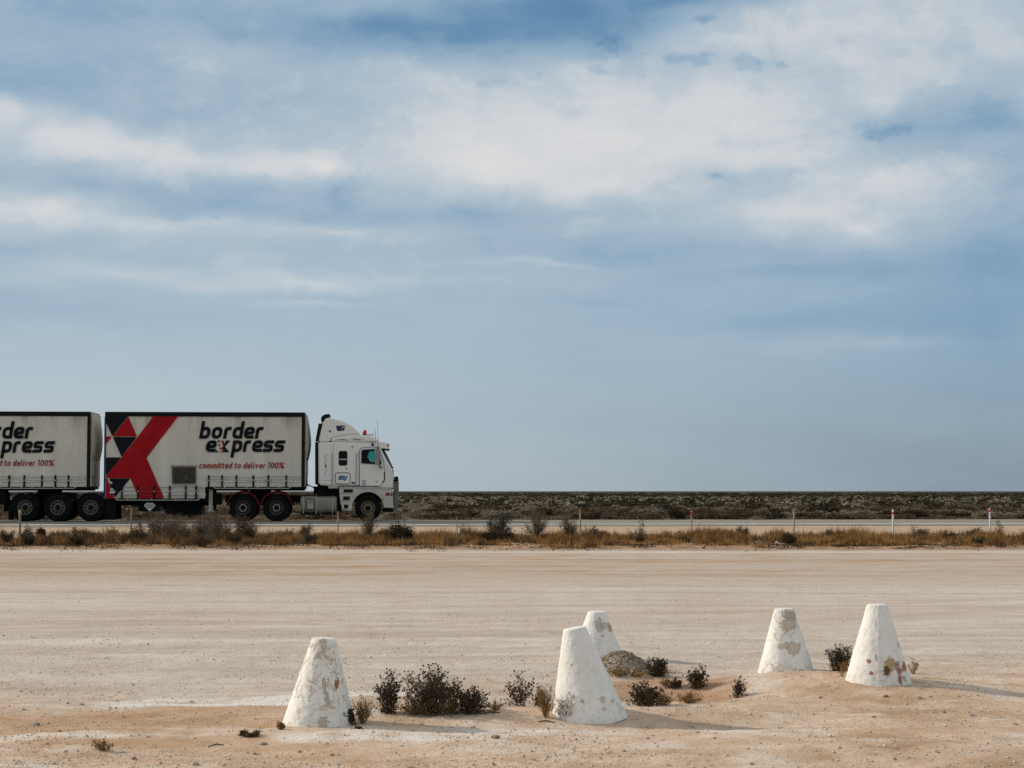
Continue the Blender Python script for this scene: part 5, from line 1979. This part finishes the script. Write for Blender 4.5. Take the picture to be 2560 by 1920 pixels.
def place_bush(kind, x, y, w, h, label=None):
    nm, mt, lb, gp = KINDS[kind]
    root = empty(nm, (x, y, ztf(x, y) - .03), rgb_.uniform(0, 6.28))
    root.scale = (w, w, h)
    tag(root, label or lb, 'bush', gp)
    for n2, me in (('stems', STM[int(rgb_.integers(0, 3))]), ('crown', VAR[KINDS[kind]][int(rgb_.integers(0, 4))])):
        o = bpy.data.objects.new(n2, me)
        COL.objects.link(o)
        o.parent = root
    return root


taken = []
for (px, yb, w, h, k, lb) in MANUAL:
    x, y, z = hit(px, yb)
    sc = F / y
    place_bush(k, x, y, w / sc, h / sc * 1.15, lb)
    taken.append((x, y, w / sc * .5))
cnt = 0
tries = 0
while cnt < 250 and tries < 5000:
    tries += 1
    y = 82 + 52 * rgb_.uniform() ** .8
    x = rgb_.uniform(-.29, .29) * y
    u, v = road_uv(x, y)
    if v < 6.5:
        continue
    pxx = 1280 + F * x / y
    if pxx < 990 and rgb_.uniform() < .55:
        continue
    if any((x - a) ** 2 + (y - b) ** 2 < (r * 1.4) ** 2 for a, b, r in taken):
        continue
    pale = .08 + .34 * min(1, (y - 82) / 35)
    k = int(rgb_.choice(3, p=[pale, .32, .68 - pale]))
    w = rgb_.uniform(.9, 2.3)
    h = rgb_.uniform(.35, .62) * (.8 + .5 * (w - .8)) * (1.0 if k != 2 else .8)
    place_bush(k, x, y, w, min(h, 1.0))
    taken.append((x, y, w * .35))
    cnt += 1

# the far scrub merges into one mass
LOW = {}
for i, (k, mt) in enumerate((('a', 'leaf_sage'), ('b', 'leaf_olive'), ('c', 'leaf_brown'))):
    f = FB(700 + i)
    rg = f.rg
    P = rg.normal(size=(62, 3)) * np.array([.25, .25, .21])
    P[:, 2] = np.abs(P[:, 2]) + .05
    f.leaves(P, .20, .7)
    LOW[i] = (np.concatenate(f.v), np.array(f.f))


def mass(name, label, kind, N, y0, y1, wlo, whi, hlo, hhi, p=1.0):
    rg = np.random.default_rng(800 + kind + int(y0))
    y = np.sqrt(rg.uniform(y0 ** 2, y1 ** 2, N)) if p == 1 else y0 * (y1 / y0) ** rg.uniform(0, 1, N)
    x = rg.uniform(-.34, .34, N) * y
    z = zt(x, y) - .03
    w = rg.uniform(wlo, whi, N)
    h = rg.uniform(hlo, hhi, N)
    a = rg.uniform(0, 6.28, N)
    bv, bf = LOW[kind]
    ca, sa = np.cos(a)[:, None], np.sin(a)[:, None]
    X_ = (bv[None, :, 0] * ca - bv[None, :, 1] * sa) * w[:, None] + x[:, None]
    Y_ = (bv[None, :, 0] * sa + bv[None, :, 1] * ca) * w[:, None] + y[:, None]
    Z_ = bv[None, :, 2] * h[:, None] + z[:, None]
    V = np.stack([X_, Y_, Z_], -1).reshape(-1, 3)
    Fc = (bf[None] + (np.arange(N) * len(bv))[:, None, None]).reshape(-1, bf.shape[1])
    o = add_obj(name, V, Fc, ('leaf_sage', 'leaf_olive', 'leaf_brown')[kind])
    tag(o, label, 'scrub', kind='stuff')
    return o


mass('far_saltbush_scrub', 'pale saltbush scrub stretching towards the horizon', 0, 1100, 128, 300, 1.2, 2.4, .6, 1.15)
mass('far_dark_scrub', 'dark scrub stretching to the horizon', 1, 3400, 130, 1500, 1.4, 4.5, .5, 1.25, p=2)
mass('far_brown_scrub', 'brown scrub between the bushes of the plain', 2, 2800, 105, 700, 1.2, 3.0, .3, .85, p=2)
mass('near_brown_scrub', 'low brown ground cover between the bushes beyond the road', 2, 1500, 80.5, 135, .5, 1.1, .16, .36)

# ------------------------------------------------------------------ stones and grit
def stone_mesh(seed, mat, sub=2):
    bm = bmesh.new()
    bmesh.ops.create_icosphere(bm, subdivisions=sub, radius=1.0)
    rg = random.Random(seed)
    ax = [rg.uniform(.75, 1.25) for _ in range(3)]
    pl = [(Vector((rg.uniform(-1, 1), rg.uniform(-1, 1), rg.uniform(-.6, 1))).normalized(), rg.uniform(.5, .8)) for _ in range(7)]
    for v in bm.verts:
        for nrm, d in pl:
            k = v.co.dot(nrm)
            if k > d:
                v.co -= nrm * (k - d)
        v.co = Vector((v.co.x * ax[0], v.co.y * ax[1], v.co.z * ax[2] * .75))
    me = bpy.data.meshes.new('stone')
    bm.to_mesh(me)
    bm.free()
    me.materials.append(MATS[mat])
    return me


SM = [stone_mesh(i, 'rock_pale') for i in range(3)] + [stone_mesh(10 + i, 'rock_grey') for i in range(3)]
STONES = [
    (1728, 1817, 8, 0), (1620, 1848, 6, 1), (1745, 1833, 5, 3), (1786, 1846, 5, 4), (2213, 1743, 8, 3), (2300, 1746, 7, 4), (2325, 1742, 5, 0), (2360, 1782, 6, 5), (2184, 1794, 6, 3),
    (91, 1814, 10, 3), (150, 1829, 6, 4), (335, 1899, 9, 5), (490, 1913, 9, 1), (165, 1881, 6, 3), (748, 1881, 7, 5), (830, 1888, 6, 4), (636, 1886, 6, 3), (661, 1862, 9, 4),
    (1095, 1832, 4, 3), (1180, 1835, 5, 1), (845, 1912, 6, 0), (1185, 1913, 5, 4), (1500, 1895, 5, 0), (1880, 1912, 7, 1), (2100, 1870, 5, 4), (2236, 1899, 6, 5), (2050, 1745, 5, 3), (1005, 1866, 4, 4),
    (2430, 1790, 6, 4), (2540, 1812, 5, 5), (1440, 1850, 5, 3), (1330, 1880, 5, 1), (60, 1775, 5, 4), (170, 1760, 5, 3), (205, 1763, 6, 1), (40, 1910, 6, 0),
]
for i, (px, yb, r, k) in enumerate(STONES):
    x, y, z = hit(px, yb)
    s = r / (F / y)
    o = bpy.data.objects.new('stone', SM[k])
    COL.objects.link(o)
    o.location = (x, y, z + s * .25)
    o.scale = (s, s, s * .85)
    o.rotation_euler = (0, 0, i * 1.7)
    tag(o, 'pale loose stone lying on the sand' if k < 3 else 'greyish loose stone lying on the sand', 'stone', 'pale stones on the foreground sand' if k < 3 else 'grey stones on the foreground sand')
x, y, z = hit(1238, 1846)
big = bpy.data.objects.new('stone', SM[4])
COL.objects.link(big)
s = 11 / (F / y)
big.location = (x, y, z + s * .3)
big.scale = (s * 1.2, s, s * .9)
tag(big, 'largest loose stone, wedge-shaped, in front of the dark plants', 'stone')
VR = [(973, 1357, 4, 0), (1120, 1358, 4, 1), (1262, 1357, 5, 0), (1276, 1355, 5, 1), (1302, 1358, 5, 2), (1258, 1361, 4, 0), (1386, 1357, 3, 1), (1247, 1302 + 60, 3, 2), (1112, 1373, 3, 0), (1927, 1363, 5, 0), (1944, 1358, 6, 1),
      (1783, 1369, 3, 2), (2199, 1364, 4, 0), (2290, 1352, 5, 1), (2310, 1361, 4, 2), (2498, 1360, 4, 0), (360, 1359, 4, 1), (262, 1372, 3, 0), (305, 1372, 3, 2), (590, 1349, 4, 1), (1720, 1361, 3, 0), (1864, 1378, 4, 2)]
for i, (px, yb, r, k) in enumerate(VR):
    x, y, z = hit(px, yb)
    s = r / (F / y)
    o = bpy.data.objects.new('stone', SM[k])
    COL.objects.link(o)
    o.location = (x, y, z + s * .3)
    o.scale = (s * 1.3, s, s)
    o.rotation_euler = (0, 0, i * 2.1)
    tag(o, 'whitish limestone lump along the edge of the verge', 'stone', 'limestone lumps along the verge')
# fallen sticks
for i, (xa, ya, xb, yb, lb) in enumerate(((520, 1868, 560, 1864, 'thin dark stick lying on the sand at lower left'), (1346, 1805, 1388, 1808, 'thin stick in front of the leaning cone'),
                                          (1200, 1786, 1250, 1783, 'grey fallen stem beside the low dark plant'))):
    a = hit(xa, ya)
    b = hit(xb, yb)
    m = MB()
    mid = ((a[0] + b[0]) / 2, (a[1] + b[1]) / 2 + .02, (a[2] + b[2]) / 2 + .012)
    m.tube([(a[0], a[1], a[2] + .004), mid, (b[0], b[1], b[2] + .004)], [.003, .005, .003], 5)
    tag(m.build('fallen_stick', 'twig'), lb, 'stick')

# grit: tens of thousands of small stones in one object
rg = np.random.default_rng(1234)
NG = 80000
y = 9.9 * (34 / 9.9) ** (rg.uniform(size=NG) ** 1.15)
x = rg.uniform(-.30, .30, NG) * y
cl = vnoise(x * .9, y * 1.3, 81) + .6 * vnoise(x * 3, y * 4, 82)
keep = rg.uniform(size=NG) < np.clip(.50 + 1.5 * cl, .10, 1) * np.clip(1.25 - (y - 13) / 9, .30, 1)
x, y = x[keep], y[keep]
n = len(x)
z = zt(x, y)
size = np.clip(rg.lognormal(math.log(.0037), .52, n), .0018, .015) * (y / 12.0) ** .12
o8 = np.array([[1, 0, 0], [0, 1, 0], [-1, 0, 0], [0, -1, 0], [0, 0, .8], [0, 0, -.5]])
jit = rg.uniform(.6, 1.35, (n, 6, 1))
rot = rg.uniform(0, 6.28, n)
ov = o8[None] * jit * size[:, None, None]
cx_ = ov[:, :, 0] * np.cos(rot)[:, None] - ov[:, :, 1] * np.sin(rot)[:, None]
cy_ = ov[:, :, 0] * np.sin(rot)[:, None] + ov[:, :, 1] * np.cos(rot)[:, None]
V = np.stack([cx_ + x[:, None], cy_ + y[:, None], ov[:, :, 2] + z[:, None] + size[:, None] * .25], -1).reshape(-1, 3)
f8 = np.array([[0, 1, 4], [1, 2, 4], [2, 3, 4], [3, 0, 4], [1, 0, 5], [2, 1, 5], [3, 2, 5], [0, 3, 5]])
Fc = (f8[None] + (np.arange(n) * 6)[:, None, None]).reshape(-1, 3)
gr = add_obj('gravel', V, Fc, 'gravel_stone')
tag(gr, 'fine loose gravel strewn over the lot', 'gravel', kind='stuff')

# rubble of the little gravel heap behind the leaning cone
rg = np.random.default_rng(4321)
hx, hy = MW[2][0], MW[2][1]
n = 5200
x = hx + rg.normal(size=n) * .20 + .03
y = hy + rg.normal(size=n) * .14
z = zt(x, y)
size = np.clip(rg.lognormal(math.log(.0050), .5, n), .0025, .02)
jit = rg.uniform(.6, 1.35, (n, 6, 1))
ov = o8[None] * jit * size[:, None, None]
V = (ov + np.stack([x, y, z + size * .25], -1)[:, None, :]).reshape(-1, 3)
Fc = (f8[None] + (np.arange(n) * 6)[:, None, None]).reshape(-1, 3)
mat_basic('heap_stone', (.36, .265, .18), 1.0, var=.3, scale=30, spec=.05)
hp = add_obj('heap_rubble', V, Fc, 'heap_stone')
tag(hp, 'brown rubble covering the little heap behind the leaning cone', 'rubble', kind='stuff')

# ------------------------------------------------------------------ labels for look-alikes, by the nearest landmark
def to_px(x, y, z):
    dep = y * CP + (z - EYE) * SP
    up = -y * SP + (z - EYE) * CP
    return 1280 + F * x / dep, 960 - F * up / dep


ORD = ['nearest', 'second nearest', 'third nearest', 'fourth nearest', 'fifth nearest', 'sixth nearest', 'seventh nearest', 'eighth nearest', 'ninth nearest', 'tenth nearest'] + ['%dth nearest' % k for k in range(11, 60)]


def relabel(prefix, what, marks, dirs):
    """give each of a set of look-alikes a label from the landmark it is closest to"""
    buckets = {}
    for o in list(COL.objects):
        if o.parent is None and o.get('label') == prefix:
            p = to_px(*o.location)
            best = min(marks, key=lambda mk: (mk[0] - p[0]) ** 2 + 1.5 * (mk[1] - p[1]) ** 2)
            dx_, dy_ = p[0] - best[0], p[1] - best[1]
            if dirs == 'lr':
                d = 'left of' if dx_ < 0 else 'right of'
            else:
                d = ('left of' if dx_ < 0 else 'right of') if abs(dx_) > abs(dy_) * 1.2 else ('in front of' if dy_ > 0 else 'behind')
            buckets.setdefault((best[2], d), []).append((dx_ * dx_ + dy_ * dy_, o))
    for (mk, d), lst in buckets.items():
        lst.sort(key=lambda q: q[0])
        for k, (_, o) in enumerate(lst):
            o['label'] = '%s %s %s%s' % (what, d, mk, '' if len(lst) == 1 else ', ' + ORD[k])


CM = [(798, 1800, 'the leftmost cone'), (1468, 1785, 'the leaning cone'), (1965, 1680, 'the bare-topped cone'), (2195, 1700, 'the rightmost cone'), (1082, 1780, 'the largest dark plant'), (257, 1870, 'the yellow twiggy weed'), (1848, 1740, 'the thin dark plant')]
relabel('pale loose stone lying on the sand', 'pale stone on the sand', CM, 'fb')
relabel('greyish loose stone lying on the sand', 'greyish stone on the sand', CM, 'fb')
PM = [(50, 1345, 'the yellow-tagged post'), (327, 1345, 'the thin grey post'), (548, 1345, 'the tallest twiggy shrub'), (844, 1345, 'the post below the cab'), (1000, 1350, 'the dense dark bush'), (1245, 1350, 'the small tree'),
      (1452, 1345, 'the pink-topped post'), (1729, 1345, 'the red-tagged post'), (1985, 1345, 'the grey timber post'), (2233, 1345, 'the thick white post'), (2476, 1345, 'the tilted white post')]
relabel('knee-high dry shrub among the golden grass of the verge', 'knee-high dry shrub in the verge,', PM, 'lr')
relabel('whitish limestone lump along the edge of the verge', 'whitish limestone lump at the verge edge,', PM, 'lr')
PB = [(a, 1280, 'above ' + c) for a, b, c in PM]
for kd in KINDS:
    nm = kd[0].replace('_', ' ')
    buckets = {}
    for o in list(COL.objects):
        if o.parent is None and o.get('label') == kd[2]:
            p = to_px(*o.location)
            best = min(PM, key=lambda mk: abs(mk[0] - p[0]))
            rowd = 'close beyond the road' if o.location.y < 97 else ('in the middle distance' if o.location.y < 113 else 'far out on the plain')
            buckets.setdefault((best[2], 'left of' if p[0] < best[0] else 'right of', rowd), []).append((abs(p[0] - best[0]), o))
    for (mk, d, rowd), lst in buckets.items():
        lst.sort(key=lambda q: q[0])
        for k, (_, o) in enumerate(lst):
            o['label'] = '%s %s, %s %s%s' % (nm, rowd, d, mk, '' if len(lst) == 1 else ', ' + ORD[k])
